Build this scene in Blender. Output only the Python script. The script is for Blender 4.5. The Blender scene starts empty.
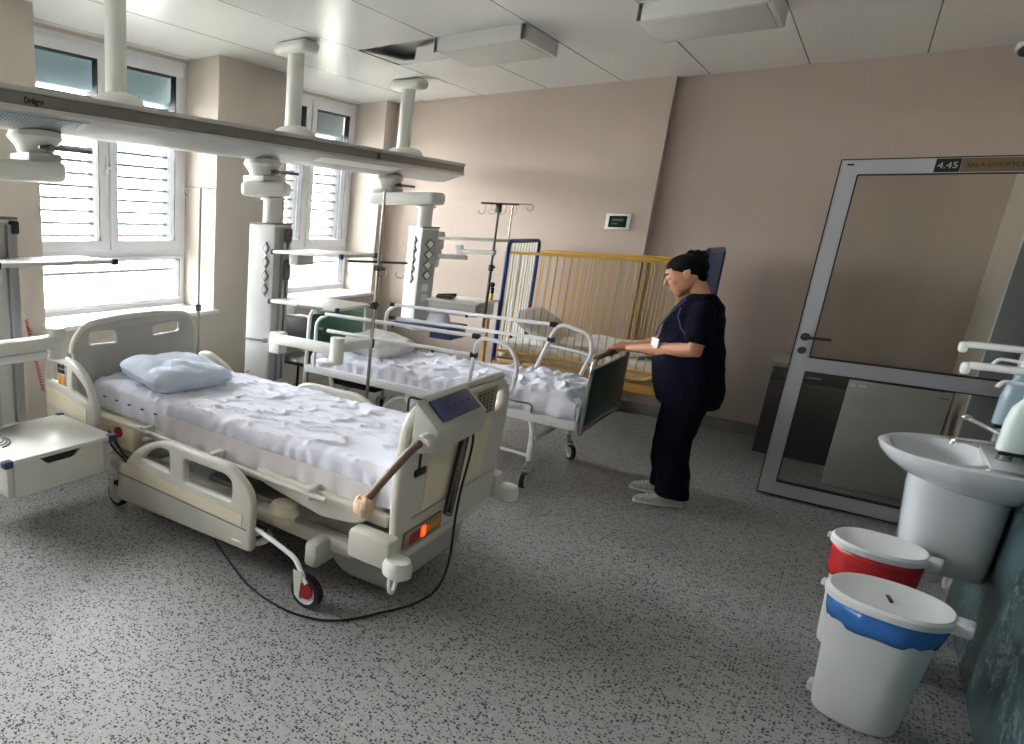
import bpy, bmesh, math, random
from mathutils import Matrix, Vector, noise
random.seed(7)
SC = bpy.context.scene
COL = SC.collection
PI = math.pi
def R(d): return math.radians(d)
def lin(h):
    if isinstance(h, str):
        h = h.lstrip('#'); c = [int(h[i:i+2], 16)/255 for i in (0, 2, 4)]
    else: c = h
    return tuple((x/12.92 if x <= .04045 else ((x+.055)/1.055)**2.4) for x in c) + (1,)

# ------------------------------------------------------------------ materials
def mat(name, col, rough=.5, metal=0, bump=0, bscale=60, var=0, vscale=8, spec=.5, stretch=(1, 1, 1), emit=None, trans=0, coat=0, sub=0):
    m = bpy.data.materials.new(name); m.use_nodes = True
    nt = m.node_tree; b = nt.nodes['Principled BSDF']
    c = lin(col)
    b.inputs['Base Color'].default_value = c
    b.inputs['Roughness'].default_value = rough
    b.inputs['Metallic'].default_value = metal
    b.inputs['Specular IOR Level'].default_value = spec
    if coat: b.inputs['Coat Weight'].default_value = coat; b.inputs['Coat Roughness'].default_value = .15
    if trans: b.inputs['Transmission Weight'].default_value = trans
    if sub: b.inputs['Subsurface Weight'].default_value = sub; b.inputs['Subsurface Scale'].default_value = .01
    tc = nt.nodes.new('ShaderNodeTexCoord'); mp = nt.nodes.new('ShaderNodeMapping')
    mp.inputs['Scale'].default_value = stretch
    nt.links.new(tc.outputs['Object'], mp.inputs['Vector'])
    n = nt.nodes.new('ShaderNodeTexNoise'); n.inputs['Scale'].default_value = vscale; n.inputs['Detail'].default_value = 5
    nt.links.new(mp.outputs[0], n.inputs['Vector'])
    v = max(var, .04)
    mx = nt.nodes.new('ShaderNodeMix'); mx.data_type = 'RGBA'
    mx.inputs['A'].default_value = tuple(x*(1-v) for x in c[:3]) + (1,)
    mx.inputs['B'].default_value = tuple(min(1, x*(1+v)) for x in c[:3]) + (1,)
    nt.links.new(n.outputs['Fac'], mx.inputs['Factor']); nt.links.new(mx.outputs['Result'], b.inputs['Base Color'])
    if bump:
        n2 = nt.nodes.new('ShaderNodeTexNoise'); n2.inputs['Scale'].default_value = bscale; n2.inputs['Detail'].default_value = 4
        nt.links.new(mp.outputs[0], n2.inputs['Vector'])
        bp = nt.nodes.new('ShaderNodeBump'); bp.inputs['Strength'].default_value = bump; bp.inputs['Distance'].default_value = .01
        nt.links.new(n2.outputs['Fac'], bp.inputs['Height']); nt.links.new(bp.outputs[0], b.inputs['Normal'])
    if emit:
        b.inputs['Emission Color'].default_value = lin(emit[0]); b.inputs['Emission Strength'].default_value = emit[1]
    return m

def glass_mat(name, tint='#ffffff', refl=.1):
    m = bpy.data.materials.new(name); m.use_nodes = True; nt = m.node_tree; nt.nodes.clear()
    o = nt.nodes.new('ShaderNodeOutputMaterial'); t = nt.nodes.new('ShaderNodeBsdfTransparent'); g = nt.nodes.new('ShaderNodeBsdfGlossy')
    t.inputs[0].default_value = lin(tint); g.inputs['Roughness'].default_value = .02
    f = nt.nodes.new('ShaderNodeFresnel'); f.inputs[0].default_value = 1.45
    k = nt.nodes.new('ShaderNodeMath'); k.operation = 'MULTIPLY'; k.inputs[1].default_value = refl
    nt.links.new(f.outputs[0], k.inputs[0])
    mx = nt.nodes.new('ShaderNodeMixShader')
    nt.links.new(k.outputs[0], mx.inputs[0]); nt.links.new(t.outputs[0], mx.inputs[1]); nt.links.new(g.outputs[0], mx.inputs[2])
    nt.links.new(mx.outputs[0], o.inputs[0])
    return m

def floor_mat():
    m = bpy.data.materials.new('speckled_vinyl'); m.use_nodes = True; nt = m.node_tree; b = nt.nodes['Principled BSDF']
    N = nt.nodes.new; L = nt.links.new
    tc = N('ShaderNodeTexCoord')
    wn = N('ShaderNodeTexNoise'); wn.inputs['Scale'].default_value = 90; wn.inputs['Detail'].default_value = 2
    L(tc.outputs['Object'], wn.inputs['Vector'])
    sub = N('ShaderNodeVectorMath'); sub.operation = 'SUBTRACT'; sub.inputs[1].default_value = (.5, .5, .5); L(wn.outputs['Color'], sub.inputs[0])
    scl = N('ShaderNodeVectorMath'); scl.operation = 'SCALE'; scl.inputs['Scale'].default_value = .016; L(sub.outputs[0], scl.inputs[0])
    ad = N('ShaderNodeVectorMath'); L(tc.outputs['Object'], ad.inputs[0]); L(scl.outputs[0], ad.inputs[1])
    def specks(scale, dens, size, seed):
        of = N('ShaderNodeVectorMath'); of.inputs[1].default_value = (seed, seed*1.7, 0); L(ad.outputs[0], of.inputs[0])
        v = N('ShaderNodeTexVoronoi'); v.inputs['Scale'].default_value = scale; v.voronoi_dimensions = '2D'; L(of.outputs[0], v.inputs['Vector'])
        sp = N('ShaderNodeSeparateColor'); L(v.outputs['Color'], sp.inputs[0])
        a = N('ShaderNodeMath'); a.operation = 'LESS_THAN'; a.inputs[1].default_value = dens; L(sp.outputs[0], a.inputs[0])
        c = N('ShaderNodeMath'); c.operation = 'MULTIPLY'; c.inputs[1].default_value = size; L(sp.outputs[1], c.inputs[0])
        d = N('ShaderNodeMath'); d.operation = 'LESS_THAN'; L(v.outputs['Distance'], d.inputs[0]); 
        e = N('ShaderNodeMath'); e.operation = 'ADD'; e.inputs[1].default_value = size*.45; L(c.outputs[0], e.inputs[0]); L(e.outputs[0], d.inputs[1])
        r = N('ShaderNodeMath'); r.operation = 'MULTIPLY'; L(a.outputs[0], r.inputs[0]); L(d.outputs[0], r.inputs[1])
        return r.outputs[0]
    def mix(fac, a, col):
        x = N('ShaderNodeMix'); x.data_type = 'RGBA'; L(fac, x.inputs['Factor'])
        if isinstance(a, tuple): x.inputs['A'].default_value = a
        else: L(a, x.inputs['A'])
        x.inputs['B'].default_value = lin(col); return x.outputs['Result']
    c = mix(specks(70, .15, .30, 3.1), lin('#959695'), '#a3a4a3')
    c = mix(specks(90, .20, .30, 9.7), c, '#7d7e7d')
    c = mix(specks(72, .42, .28, 1.3), c, '#1d1f22')
    c = mix(specks(92, .32, .28, 5.9), c, '#2c2d30')
    L(c, b.inputs['Base Color']); b.inputs['Roughness'].default_value = .36; b.inputs['Specular IOR Level'].default_value = .4
    return m

def ceil_mat():
    m = bpy.data.materials.new('ceiling_panels'); m.use_nodes = True; nt = m.node_tree; b = nt.nodes['Principled BSDF']
    N = nt.nodes.new; L = nt.links.new
    tc = N('ShaderNodeTexCoord'); s = N('ShaderNodeSeparateXYZ'); L(tc.outputs['Object'], s.inputs[0])
    def line(out, off, per, w):
        a = N('ShaderNodeMath'); a.operation = 'ADD'; a.inputs[1].default_value = off + per*40; L(out, a.inputs[0])
        d = N('ShaderNodeMath'); d.operation = 'DIVIDE'; d.inputs[1].default_value = per; L(a.outputs[0], d.inputs[0])
        f = N('ShaderNodeMath'); f.operation = 'FRACT'; L(d.outputs[0], f.inputs[0])
        g = N('ShaderNodeMath'); g.operation = 'LESS_THAN'; g.inputs[1].default_value = w/per; L(f.outputs[0], g.inputs[0])
        return g.outputs[0]
    gx = line(s.outputs[0], -.013, .6275, .007)
    gy = line(s.outputs[1], -3.405, .6275, .004)
    mx = N('ShaderNodeMix'); mx.data_type = 'RGBA'; mx.inputs['A'].default_value = lin('#e6e7e4'); mx.inputs['B'].default_value = lin('#f4f3ee'); L(gy, mx.inputs['Factor'])
    m2 = N('ShaderNodeMix'); m2.data_type = 'RGBA'; L(mx.outputs['Result'], m2.inputs['A']); m2.inputs['B'].default_value = lin('#4c4a46'); L(gx, m2.inputs['Factor'])
    L(m2.outputs['Result'], b.inputs['Base Color']); b.inputs['Roughness'].default_value = .26; b.inputs['Specular IOR Level'].default_value = .5
    return m

def wall_mat(name, col, streak=True):
    m = mat(name, col, .75, bump=.25, bscale=180, var=.06, vscale=5, stretch=(1, 1, .35))
    return m

def teal_mat():
    m = bpy.data.materials.new('teal_swirl_cladding'); m.use_nodes = True; nt = m.node_tree; b = nt.nodes['Principled BSDF']
    N = nt.nodes.new; L = nt.links.new
    tc = N('ShaderNodeTexCoord'); n = N('ShaderNodeTexNoise'); n.inputs['Scale'].default_value = 3.2; n.inputs['Detail'].default_value = 3; L(tc.outputs['Object'], n.inputs['Vector'])
    n3 = N('ShaderNodeTexNoise'); n3.inputs['Scale'].default_value = 4.5; n3.inputs['Detail'].default_value = 6; L(tc.outputs['Object'], n3.inputs['Vector'])
    w = N('ShaderNodeTexWave'); w.inputs['Scale'].default_value = 20; w.inputs['Distortion'].default_value = 14; w.inputs['Detail'].default_value = 2; w.inputs['Detail Scale'].default_value = .8
    L(tc.outputs['Object'], w.inputs['Vector'])
    r = N('ShaderNodeValToRGB'); r.color_ramp.elements[0].color = lin('#16282b'); r.color_ramp.elements[1].color = lin('#4a6468'); r.color_ramp.elements[0].position = .35; r.color_ramp.elements[1].position = .7
    L(n3.outputs['Fac'], r.inputs[0])
    p = N('ShaderNodeMath'); p.operation = 'POWER'; p.inputs[1].default_value = 4; L(w.outputs['Fac'], p.inputs[0])
    q = N('ShaderNodeMath'); q.operation = 'GREATER_THAN'; q.inputs[1].default_value = .5; L(n.outputs['Fac'], q.inputs[0])
    t = N('ShaderNodeMath'); t.operation = 'MULTIPLY'; L(p.outputs[0], t.inputs[0]); L(q.outputs[0], t.inputs[1])
    mx = N('ShaderNodeMix'); mx.data_type = 'RGBA'; L(t.outputs[0], mx.inputs['Factor']); L(r.outputs[0], mx.inputs['A']); mx.inputs['B'].default_value = lin('#6f888c')
    L(mx.outputs['Result'], b.inputs['Base Color']); b.inputs['Roughness'].default_value = .35
    return m

M = dict(
    wallf=wall_mat('rear_wall_vinyl', '#8d8378'), floor=floor_mat(), ceil=ceil_mat(), teal=teal_mat(),
    wall=wall_mat('beige_wall_vinyl', '#b9aba0'), wallw=wall_mat('window_wall_paint', '#bfb6ab'), wallr=wall_mat('side_wall_vinyl', '#b0a69a'),
    skirt=mat('speckled_coving', '#77786f', .5, var=.5, vscale=120), dimwall=mat('corridor_wall', '#4a463f', .8),
    upvc=mat('white_window_plastic', '#dcdde0', .3), gasket=mat('black_gasket', '#1c1f24', .6), blind=mat('blue_grey_blind', '#7f969c', .6, var=.1, stretch=(1, 1, 30)),
    slat=mat('aluminium_slat', '#4a4d4f', .7, spec=.2), glass=glass_mat('window_glass', '#ffffff', .5), doorglass=glass_mat('door_glass', '#f3f4f1', .8),
    sill=mat('white_sill', '#e6e6e4', .3), out=mat('facade_white', '#e8e4da', .8), outglass=mat('facade_window', '#6f87a6', .2), outground=mat('outside_ground', '#b8b8b0', .9),
    lamp=mat('lamp_housing', '#e4e5e2', .4), lens=mat('prismatic_lens', '#d5d5cf', .35, bump=.3, bscale=300), dark=mat('dark_gap', '#2a2926', .8),
    grey=mat('supply_grey', '#b9bab5', .38), lgrey=mat('supply_offwhite', '#dedfd9', .35), white=mat('gloss_white', '#eef0f0', .25), dgrey=mat('anodised_grey', '#77746d', .4, .2),
    beam=mat('beam_grey', '#a3a5a4', .4),
    dsteel=mat('dark_steel', '#55524d', .35, .6), alu=mat('brushed_aluminium', '#a9abad', .35, .7, stretch=(1, 1, 20), var=.1, vscale=40), steel=mat('stainless_tube', '#a8a6a0', .22, .95), chrome=mat('chrome', '#d8d8d8', .08, 1),
    black=mat('black_plastic', '#15161a', .4), navycap=mat('navy_corner_cap', '#26365c', .4), blueshelf=mat('blue_shelf', '#3b4b70', .4),
    bed=mat('bed_plastic', '#cac8be', .35), bedgrey=mat('bed_headboard_grey', '#adaca6', .45), cream=mat('cream_decor', '#dcd4bc', .45), bedmetal=mat('bed_powder_coat', '#cfcdc2', .4),
    wtube=mat('white_tube', '#e9eaea', .28), green=mat('green_board', '#24433a', .42, var=.12, vscale=14), green2=mat('green_head_board', '#2c6a50', .4, var=.1),
    sheet=mat('white_sheet', '#e3e5f1', .85, bump=.25, bscale=300), sheet2=mat('pinkish_undersheet', '#d8d2d4', .85, bump=.25, bscale=300), pillow=mat('pale_blue_pillow_case', '#c2ccdb', .85, bump=.2, bscale=260),
    pillow2=mat('grey_white_pillow', '#d2d2d0', .85, bump=.2, bscale=200), print_=mat('printed_sheet', '#cfd0cd', .85, var=.25, vscale=26),
    tyre=mat('black_tyre', '#1b1c1e', .6), hub=mat('white_hub', '#d7d9da', .35), red=mat('red_disc', '#8e1c24', .4), wood=mat('brown_grip', '#6d5a4c', .45, .2), peach=mat('peach_rubber', '#dfc0a0', .7, bump=.5, bscale=40),
    panel=mat('navy_keypad', '#1d2852', .3), led=mat('red_led', '#ff2a10', .4, emit=('#ff3010', 3)), orange=mat('orange_keys', '#d39a3a', .5), label=mat('label_strip', '#8d7f69', .5),
    yellow=mat('yellow_enamel', '#c89c3a', .38), ywood=mat('crib_plywood', '#b98d3f', .55, var=.15, vscale=20), blue=mat('blue_enamel', '#20386f', .4), bluepanel=mat('blue_board', '#2e5594', .5),
    skin=mat('skin', '#b98468', .55, var=.06, vscale=30, sub=.05), hair=mat('black_hair', '#070607', .65, spec=.15, bump=.8, bscale=90, stretch=(1, 6, 6)), navy=mat('navy_scrubs', '#0b0d1d', .9, spec=.1, bump=.3, bscale=40),
    piping=mat('scrub_piping', '#46527e', .8), trouser=mat('navy_trousers', '#0a0e1a', .9, spec=.1, bump=.3, bscale=30), shoe=mat('speckled_sneaker', '#b4b2ae', .7, var=.7, vscale=70), sole=mat('cream_sole', '#cfc9b8', .6), paper=mat('white_badge', '#eef0f2', .5),
    lip=mat('lips', '#94524c', .5), eye=mat('eye_dark', '#1a1210', .3), ceramic=mat('glazed_ceramic', '#cfd4d8', .12, coat=.4), bin=mat('bin_plastic', '#d5d9da', .38, var=.05), bin2=mat('bin_lid_plastic', '#d9dcdc', .4),
    redbag=mat('red_bag', '#c22a30', .25, bump=.9, bscale=14), bluebag=mat('blue_bag', '#3673bd', .25, bump=.9, bscale=14), cabinet=mat('dark_cabinet', '#35332f', .5), ctop=mat('cabinet_top', '#9a9892', .35), board=mat('grey_board', '#a9aaa6', .45, var=.1, vscale=6),
    doorframe=mat('door_aluminium', '#c6cad2', .32, .25), bronze=mat('bronze_plate', '#7d6c52', .4, .3), ink=mat('brown_lettering', '#3c2c1c', .5), sticker=mat('sticker_white', '#e8eaea', .5), soap=mat('bluish_soap_bottle', '#b9d0dd', .15, trans=.35), soap2=mat('white_soap_bottle', '#dbe8e6', .25),
    screen=mat('dark_screen', '#1b2320', .2), screentext=mat('screen_marks', '#4f6a5c', .4), bluelens=mat('ribbed_light_lens', '#9fb0b8', .3, bump=.5, bscale=400),
    orangetrim=mat('copper_coil', '#9a3b2c', .5), seat=mat('black_seat', '#111318', .5),
)

# ------------------------------------------------------------------ helpers
def wm(o):
    m = Matrix.Identity(4)
    while o is not None:
        m = o.matrix_basis @ m; o = o.parent
    return m
def tag(o, label=None, cat=None, group=None, kind=None):
    for k, v in (('label', label), ('category', cat), ('group', group), ('kind', kind)):
        if v: o[k] = v
    return o
def thing(name, label, cat, loc=(0, 0, 0), rotz=0, group=None):
    o = bpy.data.objects.new(name, None); COL.objects.link(o); o.empty_display_size = .1
    o.location = loc; o.rotation_euler = (0, 0, rotz)
    return tag(o, label, cat, group)
def link(name, me, m, parent=None):
    if m is not None and not me.materials: me.materials.append(m)
    if parent is not None: me.transform(wm(parent).inverted())
    o = bpy.data.objects.new(name, me); COL.objects.link(o)
    if parent is not None: o.parent = parent
    return o

class MB:
    def __init__(s, X=None): s.bm = bmesh.new(); s.X = X or Matrix.Identity(4)
    def add(s, bm2, X=None):
        me = bpy.data.meshes.new('t'); bm2.to_mesh(me); bm2.free()
        me.transform(s.X @ (X or Matrix.Identity(4))); s.bm.from_mesh(me); bpy.data.meshes.remove(me); return s
    def box(s, x0, x1, y0, y1, z0, z1, bev=0, X=None, seg=2):
        b = bmesh.new(); bmesh.ops.create_cube(b, size=1)
        for v in b.verts: v.co = Vector(((x0+x1)/2+v.co.x*(x1-x0), (y0+y1)/2+v.co.y*(y1-y0), (z0+z1)/2+v.co.z*(z1-z0)))
        if bev: bmesh.ops.bevel(b, geom=b.edges[:], offset=min(bev, abs(x1-x0)*.49, abs(y1-y0)*.49, abs(z1-z0)*.49), segments=seg, affect='EDGES', profile=.5)
        return s.add(b, X)
    def cyl(s, p0, p1, r, r1=None, n=20, X=None):
        p0, p1 = Vector(p0), Vector(p1); d = p1-p0
        b = bmesh.new(); bmesh.ops.create_cone(b, cap_ends=True, segments=n, radius1=r, radius2=r if r1 is None else r1, depth=d.length)
        q = Matrix.Translation((p0+p1)/2) @ d.to_track_quat('Z', 'Y').to_matrix().to_4x4()
        return s.add(b, (X or Matrix.Identity(4)) @ q)
    def ball(s, c, r, X=None, n=20):
        b = bmesh.new(); bmesh.ops.create_uvsphere(b, u_segments=n, v_segments=n*2//3, radius=1)
        r = (r, r, r) if not hasattr(r, '__len__') else r
        return s.add(b, (X or Matrix.Identity(4)) @ Matrix.Translation(c) @ Matrix.Diagonal((*r, 1)))
    def tube(s, pts, r, n=12, closed=False, X=None):
        pts = [Vector(p) for p in pts]; rs = r if hasattr(r, '__len__') else [r]*len(pts)
        b = bmesh.new(); rings = []; up = None; N = len(pts)
        for i, p in enumerate(pts):
            a = pts[(i-1) % N] if (closed or i) else pts[i]; c = pts[(i+1) % N] if (closed or i < N-1) else pts[i]
            t = (c-a).normalized()
            if up is None:
                up = Vector((0, 0, 1)) if abs(t.z) < .9 else Vector((1, 0, 0))
            u = up-t*up.dot(t)
            u = u.normalized() if u.length > 1e-5 else t.orthogonal().normalized()
            w = t.cross(u); up = u
            rings.append([b.verts.new(p+rs[i]*(math.cos(k*2*PI/n)*u+math.sin(k*2*PI/n)*w)) for k in range(n)])
        for i in range(N if closed else N-1):
            A, B = rings[i], rings[(i+1) % N]
            for k in range(n): b.faces.new((A[k], A[(k+1) % n], B[(k+1) % n], B[k]))
        if not closed: b.faces.new(rings[0][::-1]); b.faces.new(rings[-1])
        return s.add(b, X)
    def loft(s, secs, n=28, cap=True, X=None, p=2.0):
        # secs: (center, U, V) with U,V half-axis vectors ; p = superellipse power
        b = bmesh.new(); rings = []
        for c, U, V in secs:
            c, U, V = Vector(c), Vector(U), Vector(V); ring = []
            for k in range(n):
                a = k*2*PI/n; cc, ss = math.cos(a), math.sin(a)
                x = math.copysign(abs(cc)**(2/p), cc); y = math.copysign(abs(ss)**(2/p), ss)
                ring.append(b.verts.new(c+U*x+V*y))
            rings.append(ring)
        for A, B in zip(rings, rings[1:]):
            for k in range(n): b.faces.new((A[k], A[(k+1) % n], B[(k+1) % n], B[k]))
        if cap: b.faces.new(rings[0][::-1]); b.faces.new(rings[-1])
        bmesh.ops.recalc_face_normals(b, faces=b.faces[:])
        return s.add(b, X)
    def lathe(s, prof, c=(0, 0, 0), n=32, sx=1, sy=1, X=None):
        b = bmesh.new(); rings = []
        for r, z in prof: rings.append([b.verts.new((c[0]+sx*r*math.cos(k*2*PI/n), c[1]+sy*r*math.sin(k*2*PI/n), c[2]+z)) for k in range(n)])
        for A, B in zip(rings, rings[1:]):
            for k in range(n): b.faces.new((A[k], A[(k+1) % n], B[(k+1) % n], B[k]))
        b.faces.new(rings[0][::-1]); b.faces.new(rings[-1])
        bmesh.ops.recalc_face_normals(b, faces=b.faces[:])
        return s.add(b, X)
    def poly(s, pts, d, X=None, bev=0):
        # prism: list of 3D points (planar) extruded by vector d
        b = bmesh.new(); vs = [b.verts.new(p) for p in pts]; f = b.faces.new(vs)
        r = bmesh.ops.extrude_face_region(b, geom=[f]); 
        for v in r['geom']:
            if isinstance(v, bmesh.types.BMVert): v.co += Vector(d)
        bmesh.ops.recalc_face_normals(b, faces=b.faces[:])
        if bev: bmesh.ops.bevel(b, geom=b.edges[:], offset=bev, segments=2, affect='EDGES', profile=.5)
        return s.add(b, X)
    def mesh(s, name, ang=38):
        bm = s.bm
        for f in bm.faces: f.smooth = True
        lim = R(ang)
        for e in bm.edges:
            if len(e.link_faces) == 2 and e.calc_face_angle(0) > lim: e.smooth = False
        me = bpy.data.meshes.new(name); bm.to_mesh(me); bm.free(); return me
    def build(s, name, m, parent=None, ang=38):
        return link(name, s.mesh(name, ang), M[m] if isinstance(m, str) else m, parent)

def rpoly(pts, r, seg=6):
    """round the corners of a 2D polygon; r one radius or one per corner"""
    out = []; n = len(pts); rs = r if hasattr(r, '__len__') else [r]*n
    for i in range(n):
        p = Vector(pts[i]).to_2d(); a = Vector(pts[i-1]).to_2d(); c = Vector(pts[(i+1) % n]).to_2d()
        u = (a-p); v = (c-p); rr = min(rs[i], u.length*.48, v.length*.48)
        if rr < 1e-4: out.append(tuple(p)); continue
        A = p+u.normalized()*rr; B = p+v.normalized()*rr
        for k in range(seg+1):
            t = k/seg; q = (1-t)**2*A+2*t*(1-t)*p+t*t*B; out.append(tuple(q))
    return out
def rpath(pts, r, seg=6):
    """round the inner corners of an open 3D polyline"""
    out = [Vector(pts[0])]
    for i in range(1, len(pts)-1):
        p, a, c = Vector(pts[i]), Vector(pts[i-1]), Vector(pts[i+1]); u, v = a-p, c-p; rr = min(r, u.length*.48, v.length*.48)
        A = p+u.normalized()*rr; B = p+v.normalized()*rr
        for k in range(seg+1):
            t = k/seg; out.append((1-t)**2*A+2*t*(1-t)*p+t*t*B)
    out.append(Vector(pts[-1])); return out

def plate(name, loops, thick, m, parent, plane, bev=.006):
    """flat board with holes: loops of 2D points; plane = ('Y', y) maps (x, z); ('X', x) maps (y, z); ('Z', z) maps (x, y)"""
    cu = bpy.data.curves.new(name, 'CURVE'); cu.dimensions = '2D'; cu.fill_mode = 'BOTH'
    cu.extrude = max(1e-4, thick/2-bev); cu.bevel_depth = bev; cu.bevel_resolution = 2; cu.offset = -bev
    for lp in loops:
        sp = cu.splines.new('POLY'); sp.points.add(len(lp)-1); sp.use_cyclic_u = True
        for q, p in zip(sp.points, lp): q.co = (p[0], p[1], 0, 1)
    o = bpy.data.objects.new('tmp', cu); COL.objects.link(o)
    dg = bpy.context.evaluated_depsgraph_get(); dg.update()
    me = bpy.data.meshes.new_from_object(o.evaluated_get(dg)); bpy.data.objects.remove(o); bpy.data.curves.remove(cu)
    ax, c = plane
    if ax == 'Y': X = Matrix(((1, 0, 0, 0), (0, 0, -1, c), (0, 1, 0, 0), (0, 0, 0, 1)))
    elif ax == 'X': X = Matrix(((0, 0, 1, c), (1, 0, 0, 0), (0, 1, 0, 0), (0, 0, 0, 1)))
    elif ax == 'Z': X = Matrix.Translation((0, 0, c))
    else: X = c
    me.transform(X); me.materials.clear()
    bm = bmesh.new(); bm.from_mesh(me); bmesh.ops.remove_doubles(bm, verts=bm.verts[:], dist=1e-5)
    for f in bm.faces: f.smooth = True
    for e in bm.edges:
        if len(e.link_faces) == 2 and e.calc_face_angle(0) > R(38): e.smooth = False
    bm.to_mesh(me); bm.free(); me.name = name
    return link(name, me, M[m], parent)

def text(name, body, size, X, m, parent, ext=.0008, align='LEFT', bold=.0):
    cu = bpy.data.curves.new(name, 'FONT'); cu.body = body; cu.size = size; cu.extrude = ext; cu.offset = bold; cu.align_x = align
    o = bpy.data.objects.new('tmp', cu); COL.objects.link(o)
    dg = bpy.context.evaluated_depsgraph_get(); dg.update()
    me = bpy.data.meshes.new_from_object(o.evaluated_get(dg)); bpy.data.objects.remove(o); bpy.data.curves.remove(cu)
    me.transform(X); me.materials.clear(); me.name = name
    return link(name, me, M[m], parent)
def frame(ax_x, ax_y, o):
    x = Vector(ax_x).normalized(); y = Vector(ax_y).normalized(); z = x.cross(y)
    return Matrix(((x.x, y.x, z.x, o[0]), (x.y, y.y, z.y, o[1]), (x.z, y.z, z.z, o[2]), (0, 0, 0, 1)))

def st(o): o['kind'] = 'structure'; return o

# ------------------------------------------------------------------ camera
Rm = [[0.7222079, 0.6910157, 0.0302164], [0.2004419, -0.1672787, -0.9653191], [-0.6619961, 0.7032177, -0.2593185]]
f, cx, cy = (659.398, 225.967, 392.738)
cam = bpy.data.cameras.new('camera'); co = bpy.data.objects.new('camera', cam); COL.objects.link(co)
co.matrix_world = Matrix(((Rm[0][0], -Rm[1][0], -Rm[2][0], 0), (Rm[0][1], -Rm[1][1], -Rm[2][1], 0), (Rm[0][2], -Rm[1][2], -Rm[2][2], 1.68), (0, 0, 0, 1)))
cam.sensor_width = 36; cam.sensor_fit = 'HORIZONTAL'; cam.lens = f/1024*36
cam.shift_x = (512-cx)/1024; cam.shift_y = (cy-372)/1024; cam.clip_start = .02; cam.clip_end = 200
SC.camera = co

# ------------------------------------------------------------------ room shell
XP, XW, XR, YB, YF, C = -4.08, -4.46, .61, 7.02, -2.2, 2.925
st(MB().box(XW-.3, 2.6, YF-.1, YB+.1, -.1, 0).build('floor', 'floor'))
# ceiling with one square opening where a panel is broken
hx0, hx1, hy0, hy1 = 0.013-.6275*5, 0.013-.6275*4, 3.405+.6275*2, 3.405+.6275*3
b = MB()
b.box(XW-.3, hx0, YF-.1, YB+.1, C, C+.02).box(hx1, XR+.1, YF-.1, YB+.1, C, C+.02).box(hx0, hx1, YF-.1, hy0, C, C+.02).box(hx0, hx1, hy1, YB+.1, C, C+.02)
st(b.build('ceiling', 'ceil'))
wins = [(-.14, 1.53), (2.465, 4.135), (5.06, 6.725)]
WZ0, WZ1 = .88, 2.9
b = MB(); y = YF
for a, c in wins:
    b.box(XW-.3, XP, y, a, 0, C); b.box(XW-.3, XP, a, c, 0, WZ0-.02); b.box(XW-.3, XW, a, c, WZ1, C); y = c
b.box(XW-.3, XP, y, YB, 0, C)
st(b.build('wall_left', 'wallw'))
b = MB(); b.box(XW-.3, -1.455, 6.93, YB+.15, 0, C).box(-1.455, XR+.25, YB, YB+.15, 0, C)
st(b.build('wall_back', 'wall'))
st(MB().box(XW-.3, XR+.3, YF-.15, YF, 0, C).build('wall_front', 'wallf'))
DY0, DY1, DZ = 4.62, 5.74, 2.13
b = MB(); b.box(XR, XR+.3, DY1, YB+.15, 0, C).box(XR, XR+.3, DY0, DY1, DZ, C).box(XR, XR+.3, YF-.15, DY0, 0, C)
st(b.build('wall_right', 'wallr'))
st(MB().box(XR-.012, XR-.001, 1.0, 4.45, .0, 1.25, .003).build('trim_1', 'teal'))       # wall cladding below the sink
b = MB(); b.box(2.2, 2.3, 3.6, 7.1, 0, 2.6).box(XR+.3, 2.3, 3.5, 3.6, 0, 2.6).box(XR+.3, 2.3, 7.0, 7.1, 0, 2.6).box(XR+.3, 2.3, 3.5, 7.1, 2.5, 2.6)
st(b.build('wall_corridor', 'dimwall'))  # dimness of the corridor is put into its wall colour
# coving along the back wall
b = MB(); b.box(XP, -1.44, 6.905, 6.93, 0, .1, .006).box(-1.455, XR, 6.995, YB, 0, .1, .006).box(XP, XP+.02, 4.135, 5.06, 0, .1, .006).box(XP, XP+.02, 1.53, 2.465, 0, .1, .006)
st(b.build('baseboard_back', 'skirt'))
# door lining of the doorway
b = MB(); b.box(XR-.015, XR+.315, DY1-.05, DY1+.02, 0, DZ+.03, .004).box(XR-.015, XR+.315, DY0-.02, DY0+.05, 0, DZ+.03, .004).box(XR-.015, XR+.315, DY0, DY1, DZ-.05, DZ+.03, .004)
st(b.build('trim_2', 'doorframe'))
# broken ceiling panel: recess above and remaining piece of the panel
b = MB(); t = .01
b.box(hx0-t, hx1+t, hy0-t, hy1+t, C+.07, C+.08).box(hx0-t, hx0, hy0, hy1, C+.02, C+.07).box(hx1, hx1+t, hy0, hy1, C+.02, C+.07).box(hx0, hx1, hy0-t, hy0, C+.02, C+.07).box(hx0, hx1, hy1, hy1+t, C+.02, C+.07)
st(b.build('trim_3', 'ctop'))
b = MB()
pts = [(hx0, hy0), (hx0+.02, hy0+.02), (hx1-.02, hy0+.03), (hx1-.09, hy0+.13), (hx1-.13, hy0+.20), (hx0+.14, hy1-.03), (hx0+.02, hy0+.06)]
rest = [(hx0+.02, hy0+.02), (hx1-.015, hy0+.02), (hx1-.015, hy1), (hx0+.14, hy1-.005), (hx1-.21, hy0+.24), (hx1-.17, hy0+.13)]
keep = [(hx1, hy0), (hx1, hy1), (hx0, hy1), (hx0, hy0+.02), (hx0+.10, hy1-.10), (hx0+.17, hy1-.06), (hx1-.24, hy0+.20), (hx1-.19, hy0+.21), (hx1-.02, hy0+.15), (hx1-.02, hy0)]
b.poly([(x, y, C+.004) for x, y in keep], (0, 0, .012))
o = b.build('ceiling_panel', 'ceil'); tag(o, 'broken white ceiling panel with a dark open wedge beside the square light', 'ceiling panel')

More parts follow.
